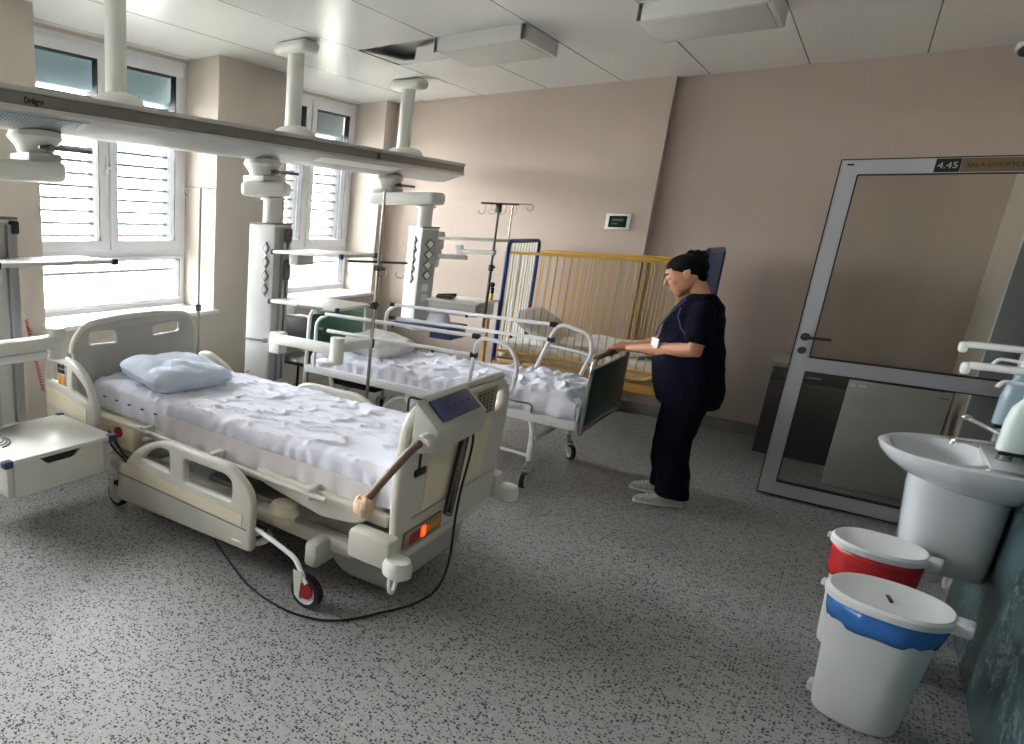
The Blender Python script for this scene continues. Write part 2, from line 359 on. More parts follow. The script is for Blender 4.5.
# windows
def make_window(i, y0, y1):
    root = bpy.data.objects.new('window_%d' % i, None); COL.objects.link(root); root.location = (XW, (y0+y1)/2, WZ0); root['kind'] = 'structure'
    xo, xi = XW-.07, XW; zt, zm = WZ1, 1.36; ym = (y0+y1)/2
    w = .055
    rc = lambda a, c, z0, z1: [(a, z0), (c, z0), (c, z1), (a, z1)]
    plate('window_frame', [rc(y0, y1, WZ0, zt), rc(y0+w, y1-w, WZ0+w, zm-.04), rc(y0+w, ym-.035, zm+.03, zt-w), rc(ym+.035, y1-w, zm+.03, zt-w)], .07, 'upvc', root, ('X', (xo+xi)/2), .004)
    for a, c, z0, z1 in ((y0+w, ym-.012, zm+.02, zt-w+.01), (ym+.012, y1-w, zm+.02, zt-w+.01), (y0+w-.02, y1-w+.02, WZ0+w-.01, zm-.035)):
        s = .075 if z0 > 1.2 else .03
        xs = xi+.018
        sh = plate('sash', [rc(a, c, z0, z1), rc(a+s, c-s, z0+s, z1-s)], xs-xo-.01, 'upvc', root, ('X', (xs+xo+.01)/2), .005)
        g = MB(); e = s-.004
        g.box(xo+.02, xi+.01, c-e-.012, c-e, z0+e, z1-e).box(xo+.02, xi+.01, a+e, c-e, z1-e-.012, z1-e)
        g.build('gasket', 'gasket', sh)
        MB().box(xi-.032, xi-.026, a+e, c-e, z0+e, z1-e).build('pane', 'glass', sh)
        # blind outside the pane: raised stack and open slats
        n = MB()
        if z0 > 1.2 and i > 1:
            MB().box(xo-.16, xo-.05, a, c, 2.575, z1, .01).build('blind_stack', 'blind', root)
            z = z0+.1
            while z < 2.56:
                n.box(xo-.125, xo-.08, a+.02, c-.02, z, z+.020); z += .095
            n.tube([(xo-.1, a+.12, z0), (xo-.1, a+.12, 2.6)], .003).tube([(xo-.1, c-.12, z0), (xo-.1, c-.12, 2.6)], .003)
            n.box(xo-.145, xo-.03, c-.03, c-.005, z0, 2.6)
            n.build('slats', 'slat', root)
        elif z0 < 1.2:
            n.tube([(xo-.05, a, z1-.13), (xo-.05, c, z1-.13)], .014)
            n.tube([(xo-.05, a, z1-.06), (xo-.05, c, z1-.06)], .005)
            n.build('balustrade_rail', 'slat', root)
    h = MB(); h.box(xi+.018, xi+.03, ym-.045, ym-.015, 1.95, 2.03, .004).box(xi+.03, xi+.045, ym-.04, ym+.02, 2.0, 2.02, .004).box(xi+.018, xi+.03, ym-.04, ym-.02, 2.02, 2.10, .003)
    h.build('handle', 'upvc', root)
    h = MB()
    for z in (1.45, 2.83): h.box(xi+.005, xi+.025, y1-w-.01, y1-w+.01, z-.04, z+.04, .004)
    h.build('hinge', 'upvc', root)
    sl = MB(); sl.box(XW, XP+.05, y0-.03 if i else y0, y1+.03, WZ0-.035, WZ0, .008); sl.build('window_sill', 'sill', root)
for i, (a, c) in enumerate(wins): make_window(i+1, a, c)

# outside
bd = thing('apartment_building', 'pale overexposed building opposite the windows with small blue windows', 'building', (-19, 6, -6))
MB().box(-24, -16, -12, 9, -6, 2.3).box(-26, -18, 9, 30, -6, 5.5).build('facade', 'out', bd)
for yy in range(-10, 9, 3):
    for z in (0, -3): MB().box(-16.04, -15.97, yy+.2, yy+1.0, z, z+1.1).build('window', 'outglass', bd)
for yy in range(10, 29, 3):
    for z in (.2, 3): MB().box(-18.04, -17.97, yy, yy+1.2, z, z+1.3).build('window', 'outglass', bd)
o = MB().box(-60, -5.2, -40, 60, -6.2, -6).build('ground', 'outground'); st(o)

# ------------------------------------------------------------------ ceiling lights
def ceil_light(x0, y0, label):
    s = .6275
    t = thing('ceiling_light', label, 'ceiling light', (x0+s/2, y0+s/2, C), 0, 'square surface lights on the ceiling')
    q = MB(); z0 = C-.095
    q.box(x0+.003, x0+.03, y0+.003, y0+s-.003, z0, C, .004).box(x0+s-.03, x0+s-.003, y0+.003, y0+s-.003, z0, C, .004).box(x0+.003, x0+s-.003, y0+.003, y0+.03, z0, C, .004).box(x0+.003, x0+s-.003, y0+s-.03, y0+s-.003, z0, C, .004)
    q.box(x0+.003, x0+s-.003, y0+.001, y0+.005, z0+.05, z0+.054)
    q.build('housing', 'lamp', t)
    MB().box(x0+.03, x0+s-.03, y0+.03, y0+s-.03, z0-.004, z0+.012, .003).build('diffuser', 'lens', t)
xs = [.013-.6275*k for k in range(9)]; y1_ = 3.405+.6275*2
ceil_light(xs[4], y1_, 'square white ceiling light nearer the window, beside the broken panel')
ceil_light(xs[2], y1_, 'square white ceiling light nearer the door, at the top edge of the photo')

# ------------------------------------------------------------------ ceiling supply beam
XB = -3.34
bm_ = thing('supply_beam', 'long grey overhead supply beam hung from the ceiling on three round posts', 'supply beam', (XB, 3.3, 2.08))
Y0, Y1 = .05, 6.67
sec = [(-.24, 2.25), (.24, 2.25), (.24, 2.14), (.05, 2.08), (-.05, 2.08), (-.24, 2.14)]
MB().poly([(XB+x, Y0, z) for x, z in sec], (0, Y1-Y0, 0), bev=.004).build('beam_body', 'beam', bm_)
for sgn in (-1, 1):
    MB().box(XB+sgn*.2405-.004, XB+sgn*.2405+.004, Y0+.01, Y1-.01, 2.166, 2.226).build('fascia_band', 'dgrey', bm_)
    q = MB(); q.box(XB+sgn*.246-.006, XB+sgn*.246+.006, Y0, Y1, 2.228, 2.252, .003).box(XB+sgn*.246-.006, XB+sgn*.246+.006, Y0, Y1, 2.14, 2.164, .003); q.build('fascia_trim', 'grey', bm_)
# ribbed lens on the sloping underside
sl = Vector((-.19, 0, -.06)).normalized(); nrm = Vector((.06, 0, -.19)).normalized()
def slope(a, y, off=0): 
    p = Vector((XB+.24, y, 2.14))+sl*a+nrm*off; return p
def slopebox(a0, a1, y0, y1, h, name, m):
    MB().poly([slope(a0, y0), slope(a1, y0), slope(a1, y1), slope(a0, y1)], nrm*h).build(name, m, bm_)
slopebox(.03, .12, .6, 2.2, .006, 'light_lens', 'bluelens')
slopebox(.03, .12, 4.3, 5.5, .003, 'light_lens', 'lgrey')
q = MB()
for k in range(76): q.poly([slope(.035, .65+k*.02), slope(.115, .65+k*.02), slope(.115, .654+k*.02), slope(.035, .654+k*.02)], nrm*.008)
q.build('lens_ribs', 'dgrey', bm_)
MB().box(XB+.236, XB+.247, 5.02, 5.08, 2.17, 2.215, .002).build('fascia_socket', 'black', bm_)
text('lettering', 'Dräger', .038, frame((0, 1, 0), (0, 0, 1), (XB+.2452, 1.80, 2.178)), 'black', bm_, bold=.0016)
for yy in (.88, 2.54, 4.19, 5.86):
    p = MB().cyl((XB, yy, 2.28), (XB, yy, C-.08), .062, n=32).build('post', 'lgrey', bm_)
    q = MB(); q.box(XB-.15, XB+.15, yy-.105, yy+.105, C-.085, C-.002, .04, seg=4); q.build('ceiling_cap', 'lgrey', p)
    q = MB(); q.lathe([(.02, .095), (.09, .09), (.15, .06), (.17, .02), (.17, 0)], (XB, yy, 2.25), sx=1.1, sy=.95); q.build('foot_cap', 'lgrey', p)

# ------------------------------------------------------------------ service columns
def diamond(mb, o, u, v, n_, s):
    """a raised square socket plate standing on its corner"""
    o, u, v, n_ = Vector(o), Vector(u), Vector(v), Vector(n_)
    mb.poly([o+u*s, o+v*s, o-u*s, o-v*s], n_*.012, bev=.002)
def column(px, py, ax, ay, rot, z0, label, cx_, cy_, hw=.115, hd=.115, arm=None, both=True, ztop=1.64):
    t = thing('service_column', label, 'supply column', (px, py, z0))
    q = MB(); q.lathe([(.05, .17), (.14, .15), (.155, .12), (.11, .07), (.085, .0), (.02, 0)], (px, py, 1.93), n=32, sx=.8, sy=1.0); q.build('trolley', 'lgrey', t)
    MB().box(px-.10, px+.10, py-.10, py+.10, 1.925, 1.97, .01).build('trolley_block', 'grey', t)
    q = MB(); q.box(px+.10, px+.125, py-.05, py+.28, 1.985, 2.005, .004); q.cyl((px+.08, py+.02, 1.995), (px+.13, py+.02, 1.995), .018); q.build('brake_rail', 'dgrey', t)
    # arm from the trolley to the column
    d = Vector((cx_-px, cy_-py, 0)); L = d.length; d = d.normalized() if L > .01 else Vector((1, 0, 0)); w = Vector((-d.y, d.x, 0))
    X = Matrix(((d.x, w.x, 0, px), (d.y, w.y, 0, py), (0, 0, 1, 0), (0, 0, 0, 1)))
    MB(X).box(-.13, L+.12, -.12, .12, 1.825, 1.93, .035, seg=4).build('arm', 'lgrey', t)
    MB().cyl((cx_, cy_, ztop), (cx_, cy_, 1.83), .062, n=28).lathe([(.085, 0), (.085, .012), (.064, .025)], (cx_, cy_, 1.80)).build('neck', 'lgrey', t)
    X = Matrix.Translation((cx_, cy_, 0)) @ Matrix.Rotation(rot, 4, 'Z')
    q = MB(X); q.box(-hw, hw, -hd, hd, z0, ztop-.012, .012); body = q.build('column_body', 'white', t)
    MB(X).box(-hw-.004, hw+.004, -hd-.004, hd+.004, ztop-.014, ztop, .003).build('top_plate', 'dgrey', t)
    MB(X).box(hw-.003, hw+.001, -hd+.01, hd-.01, z0+.02, ztop-.03).build('side_panel', 'grey', t)
    return t, X
# middle column (over bed with the grey headboard)
t2, X2 = column(XB, 3.86, 0, 0, R(12), .42, 'white supply column of sockets hanging between the two beds, with two grey shelves', -3.265, 3.90, .105, .14)
def sockets(t, X, face, hw, hd, n, ztop, step, off=0, s=.038, plates='white', sq=1):
    """diamond sockets down one face; face 'F' = local -Y, 'S' = local +X"""
    for k in range(n):
        z = ztop-k*step
        if face == 'F': o, u, nn = (off, -hd, z), (sq, 0, 0), (0, -1, 0)
        else: o, u, nn = (hw, off, z), (0, 1, 0), (1, 0, 0)
        q = MB(X); diamond(q, o, u, (0, 0, 1), nn, s*1.25); so = q.build('socket', 'dgrey', t)
        q = MB(X); diamond(q, Vector(o)+Vector(nn)*.011, u, (0, 0, 1), nn, s*.8); q.build('socket_flap', plates, so)
sockets(t2, X2, 'F', .105, .14, 4, 1.46, .10, off=.05, sq=.6)
MB(X2).box(.10, .125, -.03, .02, .45, 1.6, .003).box(.10, .125, .06, .10, .45, 1.6, .003).build('mounting_rail', 'alu', t2)
MB(X2).box(.125, .16, -.015, .06, 1.5, 1.6, .01).box(.125, .165, -.02, .06, 1.22, 1.38, .02).build('rail_clamp', 'dgrey', t2)
MB(X2).cyl((-.1, -.15, .78), (.09, -.15, .78), .008).box(.06, .09, -.165, -.13, .765, .795, .003).build('side_rail', 'alu', t2)
MB(X2).cyl((-.06, -.13, .52), (-.06, -.18, .52), .006).build('hook', 'steel', t2)
def shelf(t, x0, x1, y0, y1, z, drawer=False, cap='navycap'):
    s = MB().box(x0, x1, y0, y1, z-.022, z, .005).build('shelf', 'lgrey', t)
    q = MB()
    for x in (x0, x1): q.box(x-.012, x+.012, y0-.006, y0+.03, z-.03, z+.004, .006)
    q.box(x1-.03, x1+.008, y1-.03, y1+.006, z-.03, z+.004, .006)
    q.build('corner_cap', cap, s)
    return s
shelf(t2, -3.10, -2.51, 3.72, 4.18, 1.452); shelf(t2, -3.10, -2.51, 3.72, 4.18, 1.098)
MB().box(-3.0, -2.92, 3.8, 4.0, 1.35, 1.432, .01).box(-3.0, -2.92, 3.8, 4.0, 1.0, 1.078, .01).build('shelf_bracket', 'grey', t2)
q = MB(); q.box(-2.84, -2.62, 3.715, 3.72, 1.072, 1.09); q.build('shelf_edge_label', 'dgrey', t2)
# swing arm carrying the drip pole
q = MB(); q.box(-3.04, -2.50, 3.715, 3.785, .775, .85, .02).build('swing_arm', 'lgrey', t2)
q = MB(); q.cyl((-2.50, 3.75, .72), (-2.50, 3.75, .90), .048, n=24); q.build('arm_joint', 'lgrey', t2)
X = frame((Vector((-2.455, 4.12, 0))-Vector((-2.50, 3.75, 0))).normalized(), (-.99, .12, 0), (-2.50, 3.75, .83))
MB(X).box(0, .37, -.03, .03, -.035, .035, .015).build('swing_arm', 'lgrey', t2)
MB().box(-3.10, -3.0, 3.74, 3.84, .70, .86, .012).build('rail_clamp', 'white', t2)
MB().lathe([(.03, 0), (.05, .01), (.055, .03), (.03, .045)], (-2.56, 3.72, .70), sx=1.4).build('release_handle', 'lgrey', t2)

# far column
t3, X3 = column(XB, 5.65, 0, 0, R(-32), .72, 'white supply column of sockets furthest from the camera, beside the bed with the green board', -2.92, 5.62, .115, .085)
sockets(t3, X3, 'S', .115, .085, 4, 1.49, .09, off=0, s=.04)
sockets(t3, X3, 'F', .115, .085, 5, 1.52, .085, off=.02, s=.035)
q = MB(X3)
for k in range(2): q.box(.115, .12, -.03, .03, 1.08-k*.09, 1.14-k*.09, .002)
q.build('outlet_plate', 'lgrey', t3)
q = MB(); q.box(-2.77, -2.27, 5.6, 5.95, 1.535, 1.557, .005); q.build('shelf', 'lgrey', t3)
MB().box(-2.87, -2.77, 5.66, 5.75, 1.44, 1.60, .02).build('rail_clamp', 'grey', t3)
MB().box(-2.85, -2.77, 5.62, 5.68, 1.29, 1.38, .01).box(-2.78, -2.50, 5.62, 5.66, 1.37, 1.41, .008).box(-2.79, -2.75, 5.615, 5.665, 1.36, 1.44, .008).build('swing_arm', 'grey', t3)
MB().box(-2.55, -2.24, 5.55, 5.6, 1.43, 1.465, .01).box(-2.57, -2.52, 5.545, 5.6, 1.425, 1.50, .01).build('pump_bracket', 'white', t3)
MB().box(-2.84, -2.35, 5.6, 6.0, .89, 1.0, .008).build('drawer_box', 'grey', t3)
MB().box(-2.86, -2.33, 5.58, 6.02, 1.0, 1.018, .005).build('shelf', 'lgrey', t3)
MB().box(-3.03, -2.49, 5.42, 5.8, .775, .80, .006).build('shelf', 'blueshelf', t3)
MB().box(-2.70, -2.50, 5.5, 5.8, .68, .77, .006).build('drawer_box', 'blueshelf', t3)
# things on the far column
o = MB().box(-2.76, -2.62, 5.66, 5.78, 1.019, 1.045, .01).cyl((-2.76, 5.7, 1.04), (-2.6, 5.74, 1.055), .014).box(-2.68, -2.60, 5.64, 5.7, 1.019, 1.05, .008).build('cable_clips', 'black'); tag(o, 'black clips and cords lying on the grey unit of the far column', 'clips')
b = MB(); b.loft([((-2.68, 5.6, .801+z), (.10-r, 0, 0), (0, .09-r, 0)) for z, r in ((0, .01), (.02, 0), (.06, .01), (.09, .025), (.10, .05))], p=3); o = b.build('folded_cloth', 'sheet'); tag(o, 'crumpled white cloth on the blue shelf of the far column', 'cloth')

# left column, partly outside the photo
t1, X1 = column(XB, 2.0, 0, 0, R(8), .50, 'grey supply column at the left edge with a drawer shelf below it', -3.40, 1.70, .12, .13)
MB(X1).box(.12, .145, .05, .11, .52, 1.6, .003).box(.12, .145, -.10, -.05, .52, 1.6, .003).build('mounting_rail', 'alu', t1)
MB(X1).box(.121, .15, .07, .125, 1.55, 1.62, .01).build('top_cap', 'black', t1)
s = MB().box(-3.28, -2.93, 1.1, 2.22, 1.41, 1.432, .005).build('shelf', 'lgrey', t1)
q = MB(); q.box(-2.95, -2.92, 2.19, 2.225, 1.403, 1.437, .006).box(-2.95, -2.92, 1.50, 1.545, 1.403, 1.437, .006); q.build('corner_cap', 'black', s)
MB().box(-3.25, -3.0, 1.35, 1.60, 1.31, 1.41, .03).build('shelf_bracket', 'lgrey', t1)
MB().box(-3.02, -2.93, 1.2, 1.86, .985, 1.055, .02).build('swing_arm', 'lgrey', t1)
MB().cyl((-2.975, 1.86, .93), (-2.975, 1.86, 1.09), .042, n=24).build('arm_joint', 'lgrey', t1)
MB().box(-3.04, -2.95, 1.25, 1.8, .935, .98, .02).build('swing_arm', 'white', t1)
# drawer shelf
s = MB().box(-3.38, -2.84, 1.46, 2.12, .455, .48, .006).build('drawer_shelf', 'lgrey', t1)
q = MB(); q.box(-2.87, -2.825, 2.08, 2.13, .448, .487, .008).box(-2.87, -2.825, 1.45, 1.50, .448, .487, .008).box(-3.39, -3.35, 2.08, 2.13, .448, .487, .008); q.build('corner_cap', 'navycap', s)
MB().box(-3.34, -2.885, 1.49, 2.07, .27, .454, .004).build('drawer_box', 'lgrey', t1)
d = plate('drawer_front', [[(1.52, .268), (2.06, .268), (2.06, .448), (1.93, .448), (1.91, .442), (1.88, .415), (1.86, .405), (1.72, .405), (1.70, .415), (1.67, .442), (1.65, .448), (1.52, .448)]], .018, 'lgrey', t1, ('X', -2.872), .002)
MB().box(-2.884, -2.878, 1.64, 1.94, .40, .45).build('pull_gap', 'black', d)
c = MB(); c.tube([(-3.15+.10*math.cos(a)*(1-.03*a), 1.56+.085*math.sin(a)*(1-.03*a), .484+.0008*a) for a in [k*.25 for k in range(60)]], .0035, n=6)
o = c.build('looped_cord', 'black'); tag(o, 'thin black cord coiled on the drawer shelf at the left edge', 'cord')

# ------------------------------------------------------------------ drip stands
def hooks(mb, c, n, span, d=(1, 0, 0), size=.05, up=False):
    d = Vector(d).normalized(); c = Vector(c)
    for k in range(n):
        p = c+d*(span*(k/(n-1)-.5)); pts = []
        for a in range(0, 210, 20): pts.append(p+Vector((0, 0, -size*.9))+d*(size*.35*math.cos(R(a))-size*.35)+Vector((0, 0, -size*.35*math.sin(R(a)))))
        MB().tube([p]+pts, .0025, n=6).build('hook', 'steel', mb)
def drip_pole(label, x, y, z0, z1, r=.011, m='steel'):
    t = thing('drip_pole', label, 'drip pole', (x, y, z0), 0, None)
    zz = (z0+z1)/2
    MB().cyl((x, y, z0), (x, y, zz), r).build('tube', m, t)
    MB().cyl((x, y, zz-.02), (x, y, z1), r*.75).build('inner_tube', m, t)
    MB().cyl((x, y, zz-.03), (x, y, zz+.02), r*1.7).cyl((x, y, zz), (x+.035, y-.01, zz), .008).build('height_clamp', 'black', t)
    return t
p = drip_pole('drip pole in front of the window pier, behind the grey headboard', -3.86, 3.74, .03, 1.88, .014, 'dgrey')
q = MB()
for sg in (-1, 1):
    q.tube([(-3.86, 3.74, 1.885)]+[(-3.86+.01*sg, 3.74+sg*(.03+.1*k/5), 1.885) for k in range(5)]+[(-3.86, 3.74+sg*(.15+.022*math.cos(R(a))-.0), 1.855+.03*math.sin(R(a))) for a in range(90, -240, -30)], .003, n=6)
q.build('hooks', 'steel', p)
q = MB()
for k in range(5): a = k*2*PI/5; q.tube([(-3.86, 3.74, .09), (-3.86+.2*math.cos(a), 3.74+.2*math.sin(a), .05)], .012)
q.build('base', 'lgrey', p)
for k in range(5):
    a = k*2*PI/5; MB().cyl((-3.86+.2*math.cos(a)-.01, 3.74+.2*math.sin(a), .025), (-3.86+.2*math.cos(a)+.01, 3.74+.2*math.sin(a), .025), .025).build('caster', 'black', p)

p = drip_pole('steel drip pole with dark hook crossbar, held by the swing arm between the beds', -2.445, 4.10, .34, 1.87, .0125)
q = MB(); q.cyl((-2.66, 4.05, 1.395), (-2.25, 4.15, 1.405), .008).box(-2.47, -2.42, 4.08, 4.12, 1.34, 1.38, .008).cyl((-2.44, 4.09, 1.36), (-2.38, 4.07, 1.36), .01); q.build('crossbar', 'black', p)
hooks(p, (-2.44, 4.1, 1.40), 4, .36, (.97, .24, 0), .08)
MB().cyl((-2.445, 4.10, .80), (-2.445, 4.10, .86), .022).build('clamp_ring', 'black', p)

p = drip_pole('dark drip pole with four hooks clamped to the far supply column', -2.265, 5.6, .82, 1.84, .0125, 'dsteel')
q = MB(); q.cyl((-2.40, 5.56, 1.845), (-2.12, 5.64, 1.838), .008).box(-2.285, -2.245, 5.58, 5.62, 1.77, 1.84, .008); q.build('crossbar', 'black', p)
hooks(p, (-2.25, 5.6, 1.845), 4, .24, (.97, .24, 0), .07)
MB().cyl((-2.265, 5.6, 1.43), (-2.265, 5.6, 1.47), .024).build('clamp_ring', 'black', p)

p = drip_pole('bright drip pole standing behind the crib by the back wall', -2.50, 6.50, .05, 1.86, .010)
q = MB()
q.tube([(-2.68, 6.48, 1.865), (-2.50, 6.5, 1.868), (-2.34, 6.52, 1.865)], .004, n=6)
for sg, x in ((-1, -2.68), (1, -2.34)):
    q.tube([(x+sg*.03*math.sin(R(a))+sg*.0, 6.5, 1.835+.03*math.cos(R(a))) for a in range(0, 300, 25)], .003, n=6)
q.build('hooks', 'steel', p)
q = MB()
for k in range(5): a = k*2*PI/5+.3; q.tube([(-2.5, 6.5, .09), (-2.5+.2*math.cos(a), 6.5+.2*math.sin(a), .03)], .011)
q.build('base', 'steel', p)

# ------------------------------------------------------------------ cloth helpers
def nz(x, y, z=0): return noise.noise(Vector((x, y, z)))
def cloth_mattress(x0, x1, y0, y1, z0, z1, amp=.006, seed=0, r=.04, nx=190, pleat=.006, skirt=0):
    """sheeted mattress: rounded block whose cloth is creased on top and pleated along the sides"""
    bm = bmesh.new(); prof = []                      # (y, z, side weight)
    w = (y1-y0)/2; cyy = (y0+y1)/2; h = z1-z0
    ns = 7
    for k in range(ns): prof.append((-w, z0+(h-r)*k/ns, 1-.3*k/ns))
    for k in range(6): a = PI-(PI/2)*k/6; prof.append((-w+r+r*math.cos(a), z1-r+r*math.sin(a), .5*(1-k/6)))
    nt = 64
    for k in range(nt+1): prof.append((-w+r+(2*w-2*r)*k/nt, z1, 0))
    for k in range(1, 7): a = PI/2-(PI/2)*k/6; prof.append((w-r+r*math.cos(a), z1-r+r*math.sin(a), .5*k/6))
    for k in range(1, ns+1): prof.append((w, z1-r-(h-r)*k/ns, .7+.3*k/ns))
    rings = []
    for i in range(nx+1):
        u = i/nx; x = x0+(x1-x0)*u; L = x1-x0; e = min(u, 1-u)*L
        er = .035; k_ = 1 if e > er else math.sqrt(max(0, 1-(1-e/er)**2)); drop = (1-k_)*er
        ring = []
        for (yy, zz, sd) in prof:
            n1 = nz(x*2.6+seed, yy*7, seed); n2 = nz(x*7+seed, yy*15+n1*2, 4+seed); n3 = 1-abs(nz(x*5+yy*6+seed*2, yy*11-x*3, 9+seed))*2
            n4 = 1-abs(nz(x*3-yy*5, yy*4+x*1.5+seed, 2.5))*2.2
            dz = amp*(n1*1.0+n2*.5+max(0, n3-.72)*3.2+max(0, n4-.75)*3.4) if sd < .6 else 0
            edge = math.exp(-((w-abs(yy))/.07)**2)*(1-sd)
            dz += edge*.006*math.sin(x*95+4*nz(x*9, 1, seed))*.5
            dy = sd*pleat*(math.sin(x*70+5*nz(x*5, zz*6, seed))+.8*nz(x*18, zz*8, seed))
            z = z0 if zz <= z0+1e-6 else max(z0, zz-drop*.8)+dz
            ring.append(bm.verts.new((x, cyy+yy+dy*(1 if yy < 0 else -1), z)))
        rings.append(ring)
    for A, B in zip(rings, rings[1:]):
        for k in range(len(A)-1): bm.faces.new((A[k], A[k+1], B[k+1], B[k]))
        bm.faces.new((A[-1], A[0], B[0], B[-1]))
    bm.faces.new(rings[0][::-1]); bm.faces.new(rings[-1])
    bmesh.ops.recalc_face_normals(bm, faces=bm.faces[:])
    b = MB(); b.bm.free(); b.bm = bm; return b
def pillow_mb(c, sx, sy, sz, rz=0, tilt=(0, 0), seed=0, crease=.012):
    bm = bmesh.new(); N = 40; g = {}
    X = Matrix.Translation(c) @ Matrix.Rotation(rz, 4, 'Z') @ Matrix.Rotation(tilt[0], 4, 'X') @ Matrix.Rotation(tilt[1], 4, 'Y')
    for sd in (1, -1):
        for i in range(N+1):
            for j in range(N+1):
                u, v = i/N*2-1, j/N*2-1
                k = (max(0, 1-abs(u)**3.6)*max(0, 1-abs(v)**3.6))**.42
                pin = 1-.06*(1-abs(v))*(abs(u)**6)-.0
                x = u*sx/2*(1-.10*abs(v)**5*abs(u)-.03*(1-v*v)*abs(u)**3); y = v*sy/2*(1-.10*abs(u)**5*abs(v)-.03*(1-u*u)*abs(v)**3)
                z = sd*k*sz/2
                z += k*crease*(nz(u*1.6+seed, v*2.3, sd)+max(0, .35-abs(nz(u*1.5-v+seed, v*2+u, 3)))*-1.2)
                if (i in (0, N) or j in (0, N)) and sd == -1: g[(sd, i, j)] = g[(1, i, j)]; continue
                g[(sd, i, j)] = bm.verts.new((x, y, z))
    for sd in (1, -1):
        for i in range(N):
            for j in range(N):
                f = (g[(sd, i, j)], g[(sd, i+1, j)], g[(sd, i+1, j+1)], g[(sd, i, j+1)])
                bm.faces.new(f if sd == 1 else f[::-1])
    b = MB(); b.add(bm, X); return b

def caster(parent, x, y, r, ztop, trail=(-.03, 0), w=.03, fork='alu', hubm='hub', lever=None):
    wx, wy = x+trail[0], y+trail[1]; d = Vector((trail[0], trail[1], 0))
    d = d.normalized() if d.length > 1e-4 else Vector((1, 0, 0)); s = Vector((-d.y, d.x, 0))
    q = MB(); q.cyl((x, y, 2*r+.012), (x, y, ztop), .016).cyl((x, y, 2*r), (x, y, 2*r+.03), .03)
    for sg in (-1, 1):
        a = Vector((x, y, 2*r+.02))+s*sg*(w/2+.006); c = Vector((wx, wy, r))+s*sg*(w/2+.006)
        q.poly([a-d*.03, a+d*.04, c+d*.022-Vector((0, 0, .01)), c-d*.022-Vector((0, 0, .01))], s*.004*sg)
    q.box(-.035, .045, -w/2-.008, w/2+.008, -.004, .006, X=frame(d, s, (x, y, 2*r+.016)))
    cst = q.build('caster', fork, parent)
    a = Vector((wx, wy, r))
    MB().cyl(a-s*w/2, a+s*w/2, r, n=32).build('wheel', 'tyre', cst)
    MB().cyl(a-s*(w/2+.002), a+s*(w/2+.002), r*.72, n=28).build('wheel_hub', hubm, cst)
    return cst

# ------------------------------------------------------------------ bed 1 : cream electric bed
B1 = thing('hospital_bed', 'cream electric hospital bed with grey headboard and navy control box at its foot', 'hospital bed', (-2.3, 2.78, 0))
yn, yf = 2.18, 3.37
# headboard (plane X) - grey with two grip holes
hb = rpoly([(2.25, .45), (3.26, .45), (3.28, .90), (3.20, 1.0), (2.95, 1.025), (2.60, 1.025), (2.34, 1.0), (2.24, .90)], [.02, .02, .12, .10, .2, .2, .10, .12], 8)
holes = [rpoly([(2.36, .875), (2.57, .865), (2.57, .945), (2.36, .95)], .02), rpoly([(2.88, .88), (3.12, .89), (3.12, .96), (2.88, .955)], .02)]
H = plate('headboard', [hb]+holes, .035, 'bedgrey', B1, ('X', -3.42), .012)
rim = [(-3.42, y, z) for y, z in hb if z > .46]
MB().tube(rpath(rim, .01, 1), .021, n=10).build('edge_trim', 'bed', H)
# footboard
fbp = rpoly([(2.33, .29), (3.28, .27), (3.36, .60), (3.37, .87), (3.28, .945), (2.42, .965), (2.33, .90), (2.29, .60)], [.03, .05, .1, .08, .04, .1, .06, .1], 6)
fh = [rpoly([(2.385, .815), (2.45, .825), (2.45, .91), (2.385, .90)], .03), rpoly([(3.19, .79), (3.30, .80), (3.30, .885), (3.19, .88)], .03)]
FB = plate('footboard', [fbp]+fh, .045, 'bed', B1, ('X', -1.20), .016)
plate('decor_panel', [rpoly([(2.50, .47), (3.10, .50), (3.16, .74), (3.14, .78), (2.52, .70)], .02)], .006, 'cream', FB, ('X', -1.176), .002)
MB().box(-1.177, -1.172, 2.42, 3.26, .462, .468).build('seam', 'bedgrey', FB)
q = MB(); q.tube(rpath([(-1.2, 2.42, .975), (-1.2, 3.27, .955)], .01), .018); q.build('top_rail', 'bedgrey', FB)
MB().box(-1.176, -1.172, 2.95, 3.17, .80, .925, .002).build('notice', 'label', FB)
q = MB()
for k in range(6):
    for j in range(4): q.box(-1.172, -1.17, 2.965+j*.045, 2.985+j*.045, .81+k*.018, .82+k*.018)
q.build('notice_marks', 'black', FB)
ls = MB().box(-1.178, -1.165, 2.36, 2.70, .335, .415, .005, X=Matrix.Rotation(0, 4, 'X')).build('label_strip', 'label', FB)
MB().box(-1.166, -1.16, 2.505, 2.535, .355, .40).build('led', 'led', ls)
q = MB(); q.box(-1.166, -1.162, 2.40, 2.49, .35, .395); q.build('display', 'red', ls)
q = MB()
for k in range(4): q.box(-1.166, -1.162, 2.55+k*.035, 2.575+k*.035, .36, .395)
q.build('keys', 'orange', ls)
MB().box(-1.21, -1.165, 2.36, 3.27, .285, .325, .012).build('foot_bar', 'bedmetal', FB)
MB().box(-1.178, -1.168, 2.43, 2.44, .68, .78, .003).box(-1.178, -1.166, 2.40, 2.49, .655, .685, .004).build('tag_hook', 'black', FB)
